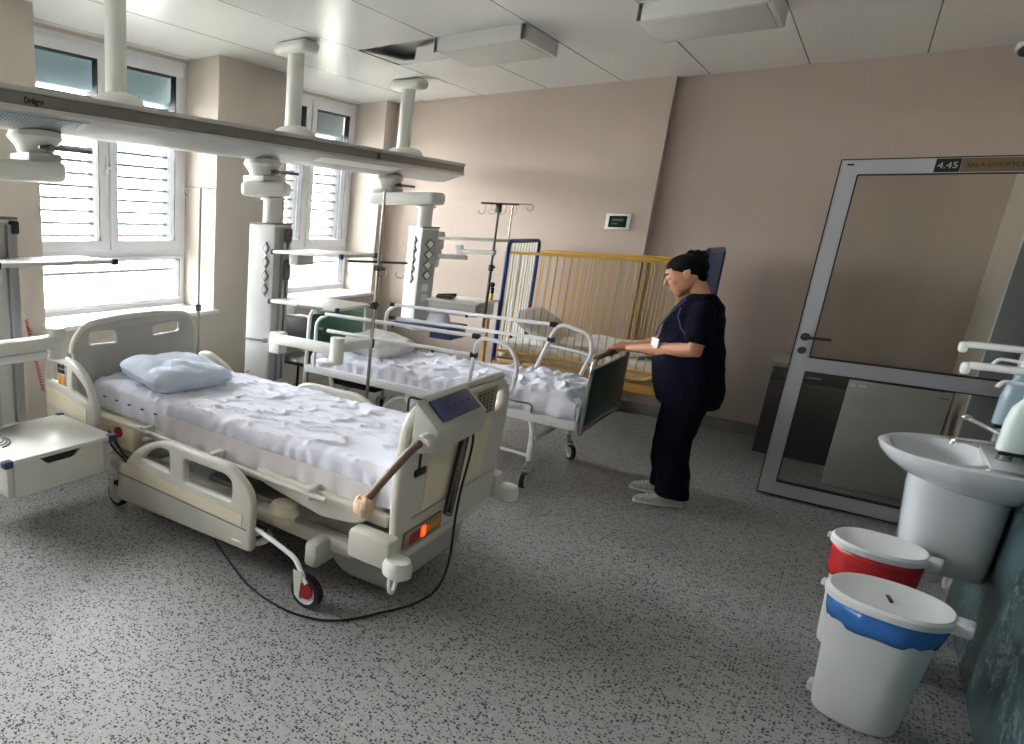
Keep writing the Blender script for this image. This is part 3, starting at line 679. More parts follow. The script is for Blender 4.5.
# corner blocks with rollers
for yy, sg in ((2.27, -1), (3.36, 1)):
    cb = MB().box(-1.36, -1.16, yy-.05, yy+.05, .29, .42, .02).build('corner_block', 'bed', B1)
    MB().lathe([(.045, 0), (.058, .01), (.06, .05), (.05, .075)], (-1.13, yy+.02*sg, .28), n=24).build('bumper_roller', 'lgrey', cb)
q = MB(); q.tube([(-1.17+.0*a, 2.30+.028*math.sin(R(a)), .215+.05*math.cos(R(a))) for a in range(0, 360, 24)], .009, closed=True); q.build('strap_ring', 'white', B1)
# side rails
mid = rpoly([(-2.88, .07), (-1.84, .13), (-1.84, .44), (-1.98, .53), (-2.50, .535), (-2.72, .42), (-2.87, .22)], [.04, .03, .10, .06, .15, .1, .05], 8)
mh = [rpoly([(-2.655, .385), (-2.42, .37), (-2.43, .485), (-2.50, .485), (-2.58, .45)], .02), rpoly([(-2.31, .355), (-1.975, .355), (-1.98, .455), (-2.03, .478), (-2.31, .475)], .02)]
sr = plate('side_rail', [mid]+mh, .045, 'bed', B1, ('Y', yn), .016)
MB().poly([(-2.84, yn-.026, .25), (-1.90, yn-.026, .25), (-1.90, yn-.026, .315), (-2.82, yn-.026, .315)], (0, .006, 0)).build('decor_stripe', 'cream', sr)
MB().box(-2.85, -1.87, yn-.0255, yn-.02, .238, .243).build('seam', 'dgrey', sr)
mid2 = rpoly([(-2.62, .17), (-1.95, .19), (-1.93, .60), (-2.05, .66), (-2.48, .66), (-2.60, .55)], [.04, .03, .10, .06, .12, .1], 8)
plate('side_rail', [mid2], .045, 'bed', B1, ('Y', yf), .016)
head = rpoly([(-3.60, .36), (-3.08, .31), (-3.06, .56), (-3.14, .72), (-3.28, .82), (-3.58, .82), (-3.62, .6)], [.05, .04, .08, .12, .08, .05, .1], 8)
hh = [rpoly([(-3.57, .65), (-3.37, .645), (-3.365, .775), (-3.57, .77)], .015), rpoly([(-3.31, .63), (-3.14, .585), (-3.17, .665), (-3.30, .755)], .03)]
hr = plate('side_rail', [head]+hh, .045, 'bed', B1, ('Y', yn), .016)
MB().poly([(-3.58, yn-.026, .50), (-3.16, yn-.026, .46), (-3.16, yn-.026, .55), (-3.58, yn-.026, .61)], (0, .006, 0)).build('decor_stripe', 'cream', hr)
kp = MB().box(-3.46, -3.37, yn-.02, yn+.008, .645, .78, .003).build('keypad', 'bedgrey', hr)
q = MB()
for k in range(4): q.box(-3.455+.04*(k % 2), -3.425+.04*(k % 2), yn-.024, yn-.02, .65+.03*(k//2), .675+.03*(k//2))
q.build('key', 'orange', kp)
q = MB()
for k in range(4): q.box(-3.455+.04*(k % 2), -3.425+.04*(k % 2), yn-.024, yn-.02, .72+.03*(k//2), .745+.03*(k//2))
q.build('key', 'black', kp)
plate('side_rail', [rpoly([(-3.45, .36), (-3.02, .32), (-2.98, .48), (-3.12, .62), (-3.34, .72), (-3.46, .70)], [.05, .04, .08, .12, .08, .05], 8)], .045, 'bed', B1, ('Y', yf), .016)
# mattress platform and frame
MB().box(-3.38, -1.28, 2.37, 3.2, .46, .495, .01).build('mattress_platform', 'bedmetal', B1)
MB().box(-3.40, -1.24, 2.33, 2.38, .42, .475, .012).box(-3.40, -1.24, 3.19, 3.24, .42, .475, .012).build('side_frame', 'bed', B1)
pl = rpoly([(-1.95, .50), (-1.34, .50), (-1.30, .46), (-1.36, .41), (-1.55, .385), (-1.9, .44)], .03)
plate('leg_section_cover', [pl], .05, 'bed', B1, ('Y', 2.31), .015)
q = MB(); q.cyl((-2.95, 2.25, .50), (-1.50, 2.25, .49), .012); q.build('accessory_rail', 'bedmetal', B1)
for xx in (-2.2, -1.6, -2.75): MB().box(xx-.02, xx+.02, 2.24, 2.33, .46, .52, .008).build('rail_bracket', 'bedmetal', B1)
MB().box(-3.35, -2.85, 2.26, 2.33, .33, .49, .015).build('head_section_cover', 'cream', B1)
# lift mechanism
q = MB()
for yy in (2.55, 3.0):
    q.poly([(-1.75, yy, .12), (-1.62, yy, .12), (-2.05, yy, .42), (-2.18, yy, .42)], (0, .04, 0))
    q.poly([(-2.95, yy, .12), (-2.82, yy, .12), (-2.50, yy, .42), (-2.63, yy, .42)], (0, .04, 0))
q.box(-2.3, -2.0, 2.62, 2.95, .30, .42, .02).cyl((-2.2, 2.8, .3), (-2.85, 2.8, .2), .03)
q.build('lift_arm', 'bedmetal', B1)
MB().box(-2.4, -1.9, 2.42, 3.1, .18, .30, .02).build('drive_unit', 'dgrey', B1)
# chassis
q = MB(); q.box(-3.05, -1.40, 2.34, 2.42, .20, .28, .02).box(-3.05, -1.40, 3.14, 3.22, .20, .28, .02).box(-3.08, -2.94, 2.25, 3.32, .19, .29, .02)
q.build('chassis', 'bedmetal', B1)
plate('chassis_cover', [rpoly([(-1.62, .15), (-1.50, .06), (-1.24, .07), (-1.22, .30), (-1.34, .36), (-1.60, .36), (-1.72, .28)], .05, 8)], .7, 'bedgrey', B1, ('Y', 2.78), .03)
for (x, y) in ((-2.90, 2.23), (-1.55, 2.26)):
    MB().box(x-.035, x+.035, y-.03, y+.14, .15, .27, .02).build('caster_arm', 'bed', B1)
for (x, y) in ((-2.90, 3.33), (-1.55, 3.30)):
    MB().box(x-.035, x+.035, y-.14, y+.03, .15, .27, .02).build('caster_arm', 'bed', B1)
for (x, y, h) in ((-2.93, 2.21, 'hub'), (-1.51, 2.17, 'hub'), (-2.93, 3.34, 'hub'), (-1.51, 3.33, 'hub')):
    w_ = MB().cyl((x, y-.02, .075), (x, y+.02, .075), .075, n=36).build('wheel', 'tyre', B1)
    MB().cyl((x, y-.023, .075), (x, y+.023, .075), .055, n=32).build('wheel_hub', 'hub', w_)
    MB().poly([(x-.045, y-.032, .05), (x-.02, y-.032, .04), (x-.01, y-.032, .17), (x-.06, y-.032, .17)], (0, .008, 0)).build('wheel_fork', 'bed', B1)
MB().cyl((-1.50, 2.14, .09), (-1.50, 2.149, .09), .038, n=24).build('brake_disc', 'red', B1)
q = MB(); q.tube(rpath([(-1.88, 2.20, .25), (-1.72, 2.18, .235), (-1.58, 2.165, .21), (-1.50, 2.15, .12)], .03), .012); q.build('brake_pedal', 'white', B1)
MB().lathe([(.02, .05), (.06, .045), (.075, .02), (.075, 0), (.055, -.02), (.05, -.05), (.03, -.055)], (-1.76, 2.30, .33)).build('castor_cup', 'cream', B1)
q = MB(); q.lathe([(.10, 0), (.11, .012), (.10, .025)], (-1.93, 2.26, .15)); q.build('foot_disc', 'bedmetal', B1)
q = MB(); q.tube([(-1.93+.08*math.cos(a), 2.26+.07*math.sin(a), .19+.01*math.sin(3*a)) for a in [k*.4 for k in range(30)]], .008, n=8); q.build('motor_cable', 'black', B1)
q = MB(); q.tube(rpath([(-3.1, 2.27, .42), (-2.98, 2.24, .36), (-2.9, 2.24, .30), (-2.8, 2.25, .29), (-2.7, 2.27, .31)], .04), .008).tube(rpath([(-3.2, 2.3, .45), (-3.05, 2.25, .33), (-2.85, 2.22, .28), (-2.75, 2.27, .28)], .04), .007); q.build('motor_cable', 'black', B1)
MB().cyl((-2.98, 2.245, .43), (-2.98, 2.262, .43), .032).build('release_knob', 'red', B1)
# mattress, pillow
mt = thing('mattress', 'mattress under a creased bluish-white sheet on the cream electric bed', 'mattress', (-2.3, 2.79, .496))
cloth_mattress(-3.39, -1.235, 2.36, 3.22, .497, .665, .013, seed=3.3, r=.05, pleat=.006).build('sheet', 'sheet', mt)
b = MB(); pts = []
bmq = bmesh.new(); A = None
for i in range(141):
    x = -2.72+i*.01; wv = .008*math.sin(x*52+3*nz(x*4, 0, 1))+.006*nz(x*20, 2, 2)
    zl = .46-.012*math.sin(x*9)+.01*nz(x*6, 3, 3); zl += .10*max(0, 1-i/25)**2; col = [bmq.verts.new((x, 2.338-wv*k/4-.004*k, .585+(zl-.585)*k/4)) for k in range(5)]+[bmq.verts.new((x, 2.343-wv*k/4-.004*k, .585+(zl-.585)*k/4)) for k in range(4, -1, -1)]
    if A:
        for k in range(10): bmq.faces.new((A[k], A[(k+1) % 10], col[(k+1) % 10], col[k]))
    A = col
b.add(bmq); b.build('undersheet', 'sheet2', mt)
q = MB()
for k in range(17): x = -3.25+k*.12; q.box(x, x+.022, 2.343, 2.352, .575-.02*(k/17), .581-.02*(k/17))
q.build('hem_stitches', 'gasket', mt)
o = pillow_mb((-2.95, 2.68, .745), .50, .60, .15, R(-8), (R(-2), R(5)), 5.1, .022).build('pillow', 'pillow'); tag(o, 'pale blue pillow lying on the cream electric bed', 'pillow')
# control box with lever
cb = thing('control_box', 'grey control box with navy keypad hung on the footboard of the cream bed', 'control box', (-1.13, 2.52, .75))
MB().poly([(-1.175, 2.33, .80), (-1.07, 2.33, .80), (-1.06, 2.33, .90), (-1.17, 2.33, 1.0)], (0, .46, 0), bev=.012).build('housing', 'grey', cb)
X = frame((0, 1, 0), (-.74, 0, .67), (-1.108, 2.56, .955))
MB(X).box(-.17, .17, -.05, .05, -.002, .006, .002).build('keypad', 'panel', cb)
q = MB(X)
for k in range(5): q.cyl((-.12+k*.06, 0, .005), (-.12+k*.06, 0, .009), .009)
q.build('key', 'blueshelf', cb)
q = MB(); q.tube(rpath([(-1.235, 2.40, .93), (-1.235, 2.40, .99), (-1.16, 2.40, .99)], .015), .005); q.build('hanging_hook', 'black', cb)
q = MB(); q.cyl((-1.10, 2.27, .85), (-1.10, 2.34, .85), .035); q.build('lever_socket', 'grey', cb)
q = MB(); q.tube(rpath([(-1.10, 2.32, .86), (-1.11, 2.25, .85), (-1.16, 2.20, .76), (-1.24, 2.16, .62)], .05), .017); q.build('lever', 'wood', cb)
b = MB(); 
for k in range(14):
    a = k*2*PI/14; b.ball((-1.255+.026*math.cos(a), 2.155+.02*math.sin(a), .575+.006*math.sin(5*a)), (.017, .017, .04), n=10)
b.ball((-1.255, 2.155, .575), (.034, .03, .045)); b.build('lever_grip', 'peach', cb)
# coiled lead and floor cable
q = MB(); pts = []
N = 420
for i in range(N):
    s_ = i/N; z = .80-.40*s_; y = 2.80-.09*s_+.0; a = i*.75
    pts.append((-1.145+.019*math.cos(a), y+.019*math.sin(a), z))
q.tube(pts, .0028, n=5); o = q.build('coiled_lead', 'black'); tag(o, 'tightly coiled black lead hanging down the footboard of the cream bed', 'cable')
q = MB(); path = [(-1.12, 2.78, .84), (-1.115, 2.82, .75), (-1.12, 2.80, .62), (-1.13, 2.78, .50), (-1.13, 2.76, .35), (-1.11, 2.72, .18), (-1.12, 2.66, .05), (-1.16, 2.56, .008), (-1.2, 2.44, .008), (-1.24, 2.36, .008), (-1.28, 2.26, .008), (-1.34, 2.16, .008), (-1.42, 2.10, .008), (-1.55, 2.06, .008), (-1.77, 2.08, .008), (-2.02, 2.2, .008), (-2.28, 2.33, .008), (-2.35, 2.55, .008)]
def smooth(pts, n=2):
    pts = [Vector(p) for p in pts]
    for _ in range(n):
        o = [pts[0]]
        for a, b_ in zip(pts, pts[1:]): o += [a*.75+b_*.25, a*.25+b_*.75]
        pts = o+[pts[-1]]
    return pts
q.tube(smooth(path, 2), .0055, n=7); o = q.build('power_cable', 'black'); tag(o, 'thin black power cable trailing over the floor under the cream bed', 'cable')
# curly red cord hanging from the left column
q = MB(); q.tube([(-3.70+.17*(i/200)+.010*math.cos(i*.8), 2.10+.010*math.sin(i*.8), 1.02-.43*(i/200)) for i in range(200)], .0035, n=5)
o = q.build('coiled_air_hose', 'orangetrim'); tag(o, 'red spiral hose hanging beside the left supply column', 'hose')

# ------------------------------------------------------------------ bed 2 : white tube bed with green boards
B2 = thing('hospital_bed', 'older white tube-frame hospital bed with dark green end boards, held by the person', 'hospital bed', (-2.1, 4.82, 0))
y0, y1, xh, xf = 4.38, 5.24, -3.22, -1.08
q = MB(); q.tube(rpath([(xf, y0, .42), (xf, y0+.03, .90), (xf, y1-.03, .90), (xf, y1, .42)], .09, 8), .014).cyl((xf, y0, .44), (xf, y1, .44), .012)
foot = q.build('foot_frame', 'steel', B2)
MB().box(xf-.009, xf+.009, y0+.035, y1-.035, .47, .83, .004).build('foot_board', 'green', B2)
MB().tube(rpath([(xf, y0+.07, .902), (xf, y1-.07, .902)], .01), .017).build('top_grip', 'wood', foot)
q = MB(); q.tube(rpath([(xh, y0, .30), (xh, y0+.02, .95), (xh, y1-.02, .95), (xh, y1, .30)], .09, 8), .016)
q.build('head_frame', 'wtube', B2)
MB().box(xh-.01, xh+.01, y0+.03, y1-.03, .50, .92, .004).build('head_board', 'green2', B2)
q = MB(); q.box(xh, xf-.03, y0-.01, y0+.03, .44, .50, .006).box(xh, xf-.03, y1-.03, y1+.01, .44, .50, .006).box(xh, xh+.04, y0, y1, .44, .49, .006).box(xf-.06, xf-.02, y0, y1, .44, .49, .006)
q.build('side_frame', 'wtube', B2)
MB().box(xh+.03, xf-.05, y0+.03, y1-.03, .47, .497, .004).build('mattress_platform', 'lgrey', B2)
# legs
for (x, y, tr) in ((-1.36, y0+.02, (.01, -.08)), (-1.36, y1-.02, (.05, -.06)), (-2.95, y0+.02, (-.04, .03)), (-2.95, y1-.02, (-.04, .03))):
    q = MB(); q.tube(rpath([(x-.03, y, .46), (x-.005, y, .38), (x, y, .17)], .05), .018); q.build('leg', 'wtube', B2)
    caster(B2, x, y, .055, .19, tr, .028, 'alu', 'hub')
q = MB(); q.cyl((-2.95, y0+.02, .24), (-1.36, y0+.02, .20), .011).cyl((-1.36, y0, .30), (-1.36, y1, .30), .012).cyl((-2.95, y0, .30), (-2.95, y1, .30), .012); q.build('brace', 'wtube', B2)
q = MB(); q.tube(rpath([(-2.2, 4.5, .42), (-2.42, 4.47, .36), (-2.5, 4.46, .28)], .04), .012).box(-2.32, -2.16, 4.42, 4.52, .36, .44, .02).cyl((-2.25, 4.40, .38), (-2.25, 4.44, .38), .035); q.build('crank_lever', 'white', B2)
MB().box(-1.62, -1.57, 4.42, 4.46, .33, .44, .01).build('crank_lever', 'white', B2).rotation_euler = (0, 0, 0)
MB().box(-3.05, -2.62, 4.52, 5.1, .34, .42, .03).build('underbed_tray', 'seat', B2)
# hem handle loop on near side frame
q = MB(); q.tube(rpath([(-1.60, y0-.015, .50), (-1.60, y0-.015, .56), (-1.38, y0-.015, .56), (-1.38, y0-.015, .50)], .03), .006); q.build('mattress_stop', 'steel', B2)
# near safety rail: two long bars with end loop
def safety(y, sgn, xA, xB_, zt=.945, zb=.815, slope_=0):
    s_ = MB().cyl((xA, y, zt), (xB_, y, zt-slope_), .014).cyl((xA+.05, y, zb), (xB_, y, zb-slope_), .014).build('safety_rail', 'wtube', B2)
    q = MB()
    q.tube(rpath([(xB_-.02, y, .50), (xB_+.01, y, zt-slope_+.0), (xB_+.22, y, zt-.02-slope_), (xB_+.30, y, zt-.14), (xB_+.28, y, .60), (xB_+.17, y, .545)] if sgn < 0 else [(xB_-.08, y, .62), (xB_+.03, y, zt+.02), (xB_+.26, y, zt-.04), (xB_+.29, y, zt-.16), (xB_+.24, y, .62)], .08, 8), .014)
    q.cyl((xB_, y, zb-.04), (xB_+.27, y, zb-.07), .010)
    q.build('end_loop', 'wtube', s_)
    for x in (xB_, xA):
        for z in (zt, zb): MB().cyl((x-.025, y, z-(slope_ if x == xB_ else 0)), (x+.02, y, z-(slope_ if x == xB_ else 0)), .019).build('rail_joint', 'black', s_)
    MB().cyl(((xA+xB_)/2, y, zt-.03), ((xA+xB_)/2, y, zt-.005), .012).build('catch', 'black', s_); MB().cyl((xB_-.3, y, zb-.03), (xB_-.3, y, zb), .012).build('catch', 'black', s_)
    q = MB(); q.tube(rpath([(xA+.05, y, zt), (xA-.06, y, zt-.06), (xA-.06, y, .50)], .08, 6), .014); q.build('rail_post', 'wtube', s_)
safety(y0-.02, -1, -3.06, -1.80)
safety(y1+.02, 1, -2.95, -1.60, .965, .85, 0)
mt = thing('mattress', 'thin mattress with rumpled white sheets on the green-ended bed', 'mattress', (-2.1, 4.82, .498))
cloth_mattress(-3.19, -1.11, 4.40, 5.21, .499, .60, .022, seed=8.2, r=.045, pleat=.005).build('sheet', 'sheet', mt)
# bundled top sheet near the foot
bm2 = bmesh.new(); G = []
NX, NY = 90, 60
for i in range(NX+1):
    row = []
    for j in range(NY+1):
        u, v = i/NX, j/NY; x = -1.98+.85*u; y = 4.365+.84*v
        a = nz(x*6, y*6, 1.1); r1 = 1-abs(nz(x*7+a, y*5-a, 7.7))*2; r2 = 1-abs(nz(x*13, y*12+a*2, 3.1))*2
        ed = min(1, u*5, (1-u)*9, v*9, (1-v)*7)
        z = .60+(.016+.03*max(0, r1)**2+.022*max(0, r2)+.012*a)*max(0, ed)+.002
        if v < .05: z = .50+.11*(v/.05); y = 4.372-.012*math.sin(x*40)+.01*r1
        row.append(bm2.verts.new((x, y, z)))
    G.append(row)
for i in range(NX):
    for j in range(NY): bm2.faces.new((G[i][j], G[i+1][j], G[i+1][j+1], G[i][j+1]))
b = MB(); b.add(bm2); o = b.build('bed_sheet', 'sheet'); so = o.modifiers.new('s', 'SOLIDIFY'); so.thickness = .004
tag(o, 'crumpled loose white sheet bunched at the foot of the green-ended bed', 'bed sheet')
o = pillow_mb((-2.82, 4.85, .68), .46, .62, .15, R(4), (0, R(8)), 2.1, .03).build('pillow', 'pillow2'); tag(o, 'greyish white pillow lying at the head of the green-ended bed', 'pillow')

# chair behind the beds
ch = thing('chair', 'black-seated chair standing between the window pier and the green headboard', 'chair', (-3.50, 4.72, 0), R(90))
Xc = Matrix.Translation((-3.50, 4.72, 0)) @ Matrix.Rotation(R(90), 4, 'Z')
MB(Xc).box(-.21, .21, -.21, .21, .43, .47, .02).build('seat', 'seat', ch)
MB(Xc).box(-.22, -.19, -.20, .20, .58, .86, .014).build('backrest', 'seat', ch)
for a in (-1, 1):
    for c in (-1, 1): MB(Xc).cyl((a*.19, c*.19, .43), (a*.21, c*.21, 0), .012).build('leg', 'black', ch)
MB(Xc).tube(rpath([(-.20, -.21, .43), (-.22, -.21, .88), (-.22, .21, .88), (-.20, .21, .43)], .05), .012).build('back_frame', 'lgrey', ch)

# ------------------------------------------------------------------ crib
cr = thing('cot_bed', 'large yellow barred cot with blue end frames along the back wall', 'cot', (-1.6, 6.4, 0))
cx0, cx1, cy0, cy1 = -2.31, -.87, 6.03, 6.78
def bars(y, n, zb, zt, off=0):
    for k in range(n):
        x = cx0+.06+off+(cx1-cx0-.12)*k/(n-1); MB().cyl((x, y, zb), (x, y, zt), .0046, n=8).build('bar', 'yellow', sd)
MB().box(cx0+.02, cx1-.02, cy0-.012, cy0+.012, .555, .58, .006).build('bottom_rail', 'yellow', cr)
sd = MB().box(cx0+.02, cx1-.02, cy0-.012, cy0+.012, 1.43, 1.455, .006).build('top_rail', 'yellow', cr)
bars(cy0, 23, .57, 1.44)
MB().box(cx0+.02, cx1-.02, cy1-.012, cy1+.012, .52, .55, .006).build('bottom_rail', 'yellow', cr)
sd = MB().box(cx0+.02, cx1-.02, cy1-.012, cy1+.012, 1.43, 1.455, .006).build('top_rail', 'yellow', cr)
bars(cy1, 23, .53, 1.44, .01)
def crib_end(x, solid):
    ef = MB().tube(rpath([(x, cy0, .34), (x, cy0, 1.54), (x, cy1, 1.54), (x, cy1, .34)], .07, 8), .019).build('end_frame', 'blue', cr)
    if solid: MB().box(x-.008, x+.008, cy0+.01, cy1-.01, .5, 1.53, .003).build('end_panel', 'bluepanel', ef)
    else:
        for k in range(10):
            y = cy0+.06+(cy1-cy0-.12)*k/9; MB().cyl((x, y, .45), (x, y, 1.53), .008, n=8).build('end_bar', 'lgrey', ef)
crib_end(cx0, False); crib_end(cx1+.01, True)
MB().box(cx0+.02, cx1-.02, cy0+.02, cy1-.02, .49, .515, .004).build('bed_base', 'ywood', cr)
MB().box(cx0, cx1, cy0-.02, cy0+.01, .40, .47, .006).build('base_rail', 'ywood', cr); MB().box(cx0, cx1, cy1-.01, cy1+.02, .40, .47, .006).build('base_rail', 'ywood', cr)
for x in (cx0, cx1):
    for y in (cy0, cy1):
        l = MB().box(x-.016, x+.016, y-.016, y+.016, .10, .5, .004).build('leg', 'yellow', cr)
        MB().cyl((x-.012, y, .035), (x+.012, y, .035), .035).cyl((x, y, .05), (x, y, .11), .014).build('caster', 'black', l)
q = MB(); q.tube(rpath([(-1.30, cy0-.02, .51), (-1.08, cy0-.02, .51), (-.98, cy0-.02, .62), (-.90, cy0-.02, .62)], .04), .012).build('gate_lever', 'yellow', cr)
gp = MB().cyl((-2.37, 5.95, .35), (-2.37, 5.95, 1.08), .016).build('guide_post', 'yellow', cr)
MB().cyl((-2.37, 5.95, 1.08), (-2.37, 5.95, 1.13), .017).ball((-2.375, 5.945, 1.155), (.026, .026, .024)).build('post_cap', 'black', gp)
MB().box(-2.40, cx0, 5.94, cy0, .35, .38, .004).build('guide_bracket', 'yellow', cr)
o = cloth_mattress(cx0+.04, cx1-.04, cy0+.04, cy1-.04, .516, .64, .010, seed=1.2, r=.04, nx=80).build('mattress', 'print_'); tag(o, 'cot mattress with a pale printed sheet behind the yellow bars', 'mattress')
b = pillow_mb((-2.02, 6.42, .78), .50, .62, .17, 0, (0, R(30)), 9.1, .01); o = b.build('pillow', 'pillow2'); tag(o, 'pale pillow propped up at the blue barred end of the cot', 'pillow')
b = pillow_mb((-1.45, 6.42, .69), .80, .56, .10, 0, (0, 0), 4.1, .04); o = b.build('duvet', 'print_'); tag(o, 'folded pale duvet lying in the middle of the yellow cot', 'duvet')

# wall screen
ws = thing('wall_display', 'small white-framed dark display on the back wall above the cot', 'wall display', (-1.70, 6.93, 1.735))
MB().box(-1.805, -1.60, 6.912, 6.929, 1.665, 1.805, .006).build('bezel', 'white', ws)
MB().box(-1.775, -1.63, 6.908, 6.913, 1.685, 1.785).build('screen', 'screen', ws)
q = MB(); q.box(-1.75, -1.66, 6.906, 6.909, 1.74, 1.76).box(-1.75, -1.70, 6.906, 6.909, 1.71, 1.722); q.build('readout', 'screentext', ws)

# cabinet behind the door and grey board
cb_ = thing('low_cabinet', 'low dark cabinet with a pale grey top against the back wall behind the door', 'cabinet', (.1, 6.75, 0))
MB().box(-.36, .56, 6.50, 6.98, 0, .70, .004).build('body', 'cabinet', cb_)
MB().poly([(x, y, .70) for x, y in rpoly([(-.39, 6.98), (-.39, 6.54), (-.34, 6.46), (.58, 6.46), (.58, 6.98)], .04)], (0, 0, .03)).build('top', 'ctop', cb_)
for x0_, x1_ in ((-.35, .09), (.11, .55)):
    d = MB().box(x0_, x1_, 6.485, 6.502, .04, .58, .003).build('door', 'cabinet', cb_); MB().box(x0_, x1_, 6.485, 6.502, .60, .69, .003).build('drawer', 'cabinet', cb_)
    MB().cyl(((x0_+x1_)/2-.06, 6.47, .645), ((x0_+x1_)/2+.06, 6.47, .645), .006).build('handle', 'alu', d)
bo = thing('panel_board', 'tall plain grey board with small labels leaning in front of the low cabinet', 'board', (.32, 6.0, 0))
MB().box(.075, .555, 6.0, 6.025, .004, .745, .004).build('board', 'board', bo)
MB().box(.085, .115, 5.996, 6.0, .705, .722).box(.122, .165, 5.996, 6.0, .705, .722).build('sticker', 'sticker', bo)
MB().box(.50, .545, 5.996, 6.0, .705, .712).build('sticker', 'dgrey', bo)
MB().box(.10, .14, 6.025, 6.3, .004, .03).box(.50, .54, 6.025, 6.3, .004, .03).build('foot', 'dgrey', bo)

# ------------------------------------------------------------------ door leaf (open, parallel to the back wall)
dr = bpy.data.objects.new('door_1', None); COL.objects.link(dr); dr.location = (.87, 5.45, 0); dr['kind'] = 'structure'
dy0, dy1 = 5.45, 5.49
dx0, dx1 = -.225, .87
loop = [(dx0, .012), (dx1, .012), (dx1, 2.105), (dx0, 2.105)]
h1 = [(dx0+.085, .105), (dx1-.085, .105), (dx1-.085, .845), (dx0+.085, .845)]
h2 = [(dx0+.085, .935), (dx1-.085, .935), (dx1-.085, 2.02), (dx0+.085, 2.02)]
plate('door_frame', [loop, h1, h2], dy1-dy0, 'doorframe', dr, ('Y', 5.47), .002)
q = MB()
for a in (h1, h2, loop):
    (x0_, z0_), _, (x1_, z1_), _ = a; w = .006
    q.box(x0_-w/2, x0_+w/2, dy0-.003, dy1+.003, z0_, z1_).box(x1_-w/2, x1_+w/2, dy0-.003, dy1+.003, z0_, z1_).box(x0_, x1_, dy0-.003, dy1+.003, z0_-w/2, z0_+w/2).box(x0_, x1_, dy0-.003, dy1+.003, z1_-w/2, z1_+w/2)
q.build('door_gasket', 'gasket', dr)
MB().box(dx0+.085, dx1-.085, 5.466, 5.472, .105, .845).build('door_pane', 'doorglass', dr)
MB().box(dx0+.085, dx1-.085, 5.466, 5.472, .935, 2.02).build('door_pane', 'doorglass', dr)
h = MB().cyl((dx0+.042, 5.448, 1.06), (dx0+.042, 5.436, 1.06), .024).cyl((dx0+.042, 5.44, 1.06), (dx0+.042, 5.40, 1.06), .009).tube(rpath([(dx0+.042, 5.405, 1.06), (dx0+.06, 5.40, 1.06), (dx0+.165, 5.405, 1.06)], .02), .009).build('door_handle', 'dsteel', dr)
MB().cyl((dx0+.042, 5.448, .975), (dx0+.042, 5.438, .975), .022).build('door_lock', 'dsteel', dr)
MB().box(dx0+.03, dx0+.06, 5.446, 5.45, 2.072, 2.082).build('door_marker', 'black', dr)
nb = MB().box(.165, .262, 5.442, 5.45, 2.028, 2.098).build('number_plate', 'black', dr)
text('room_number', '4.45', .046, frame((1, 0, 0), (0, 0, 1), (.174, 5.441, 2.048)), 'doorframe', nb)
sp = MB().box(.264, .70, 5.444, 5.45, 2.028, 2.098).build('name_plate', 'bronze', dr)
text('lettering', 'SALA CHORYCH', .029, frame((1, 0, 0), (0, 0, 1), (.285, 5.443, 2.053)), 'ink', sp, bold=.0008)

# ------------------------------------------------------------------ wash basin
wb = thing('wash_basin', 'white ceramic wash basin with half pedestal on the right wall', 'wash basin', (.4, 3.85, .35))
bc = (.40, 3.85)
def bs(z, x0_, x1_, hy, cyy=3.85): return (((x0_+x1_)/2, cyy, z), ((x1_-x0_)/2, 0, 0), (0, hy, 0))
b = MB(); secs = [bs(.70, .40, .70, .10), bs(.72, .34, .72, .16), bs(.76, .265, .75, .22), bs(.80, .215, .78, .262), bs(.835, .188, .80, .282), bs(.85, .185, .80, .284), bs(.856, .195, .79, .275),
                  (( .365, 3.85, .853), (.145, 0, 0), (0, .225, 0)), ((.365, 3.85, .835), (.13, 0, 0), (0, .21, 0)), ((.37, 3.85, .79), (.11, 0, 0), (0, .175, 0)), ((.38, 3.85, .755), (.07, 0, 0), (0, .11, 0)), ((.385, 3.85, .745), (.02, 0, 0), (0, .03, 0))]
b.loft(secs, n=56, p=2.2)
for v in b.bm.verts: v.co.x = min(v.co.x, .597)
b.build('basin', 'ceramic', wb)
MB().box(.485, .597, 3.66, 4.04, .83, .862, .015).build('tap_deck', 'ceramic', wb)
b = MB(); b.loft([bs(.365, .385, .595, .105), bs(.37, .35, .597, .125), bs(.40, .33, .597, .135), bs(.55, .315, .597, .14), bs(.70, .30, .597, .145), bs(.75, .30, .597, .15)], n=48, p=3.2); b.build('half_pedestal', 'ceramic', wb)
tp = MB().cyl((.53, 3.80, .862), (.53, 3.80, .93), .022).tube(rpath([(.53, 3.80, .90), (.50, 3.81, .915), (.40, 3.84, .905), (.395, 3.84, .885)], .02), .012).build('tap', 'chrome', wb)
MB().tube(rpath([(.53, 3.80, .925), (.52, 3.82, .95), (.42, 3.90, .985)], .02), .008).ball((.415, 3.905, .988), (.016, .016, .012)).build('tap_lever', 'chrome', tp)
MB().cyl((.385, 3.85, .748), (.385, 3.85, .753), .022).build('drain', 'chrome', wb)
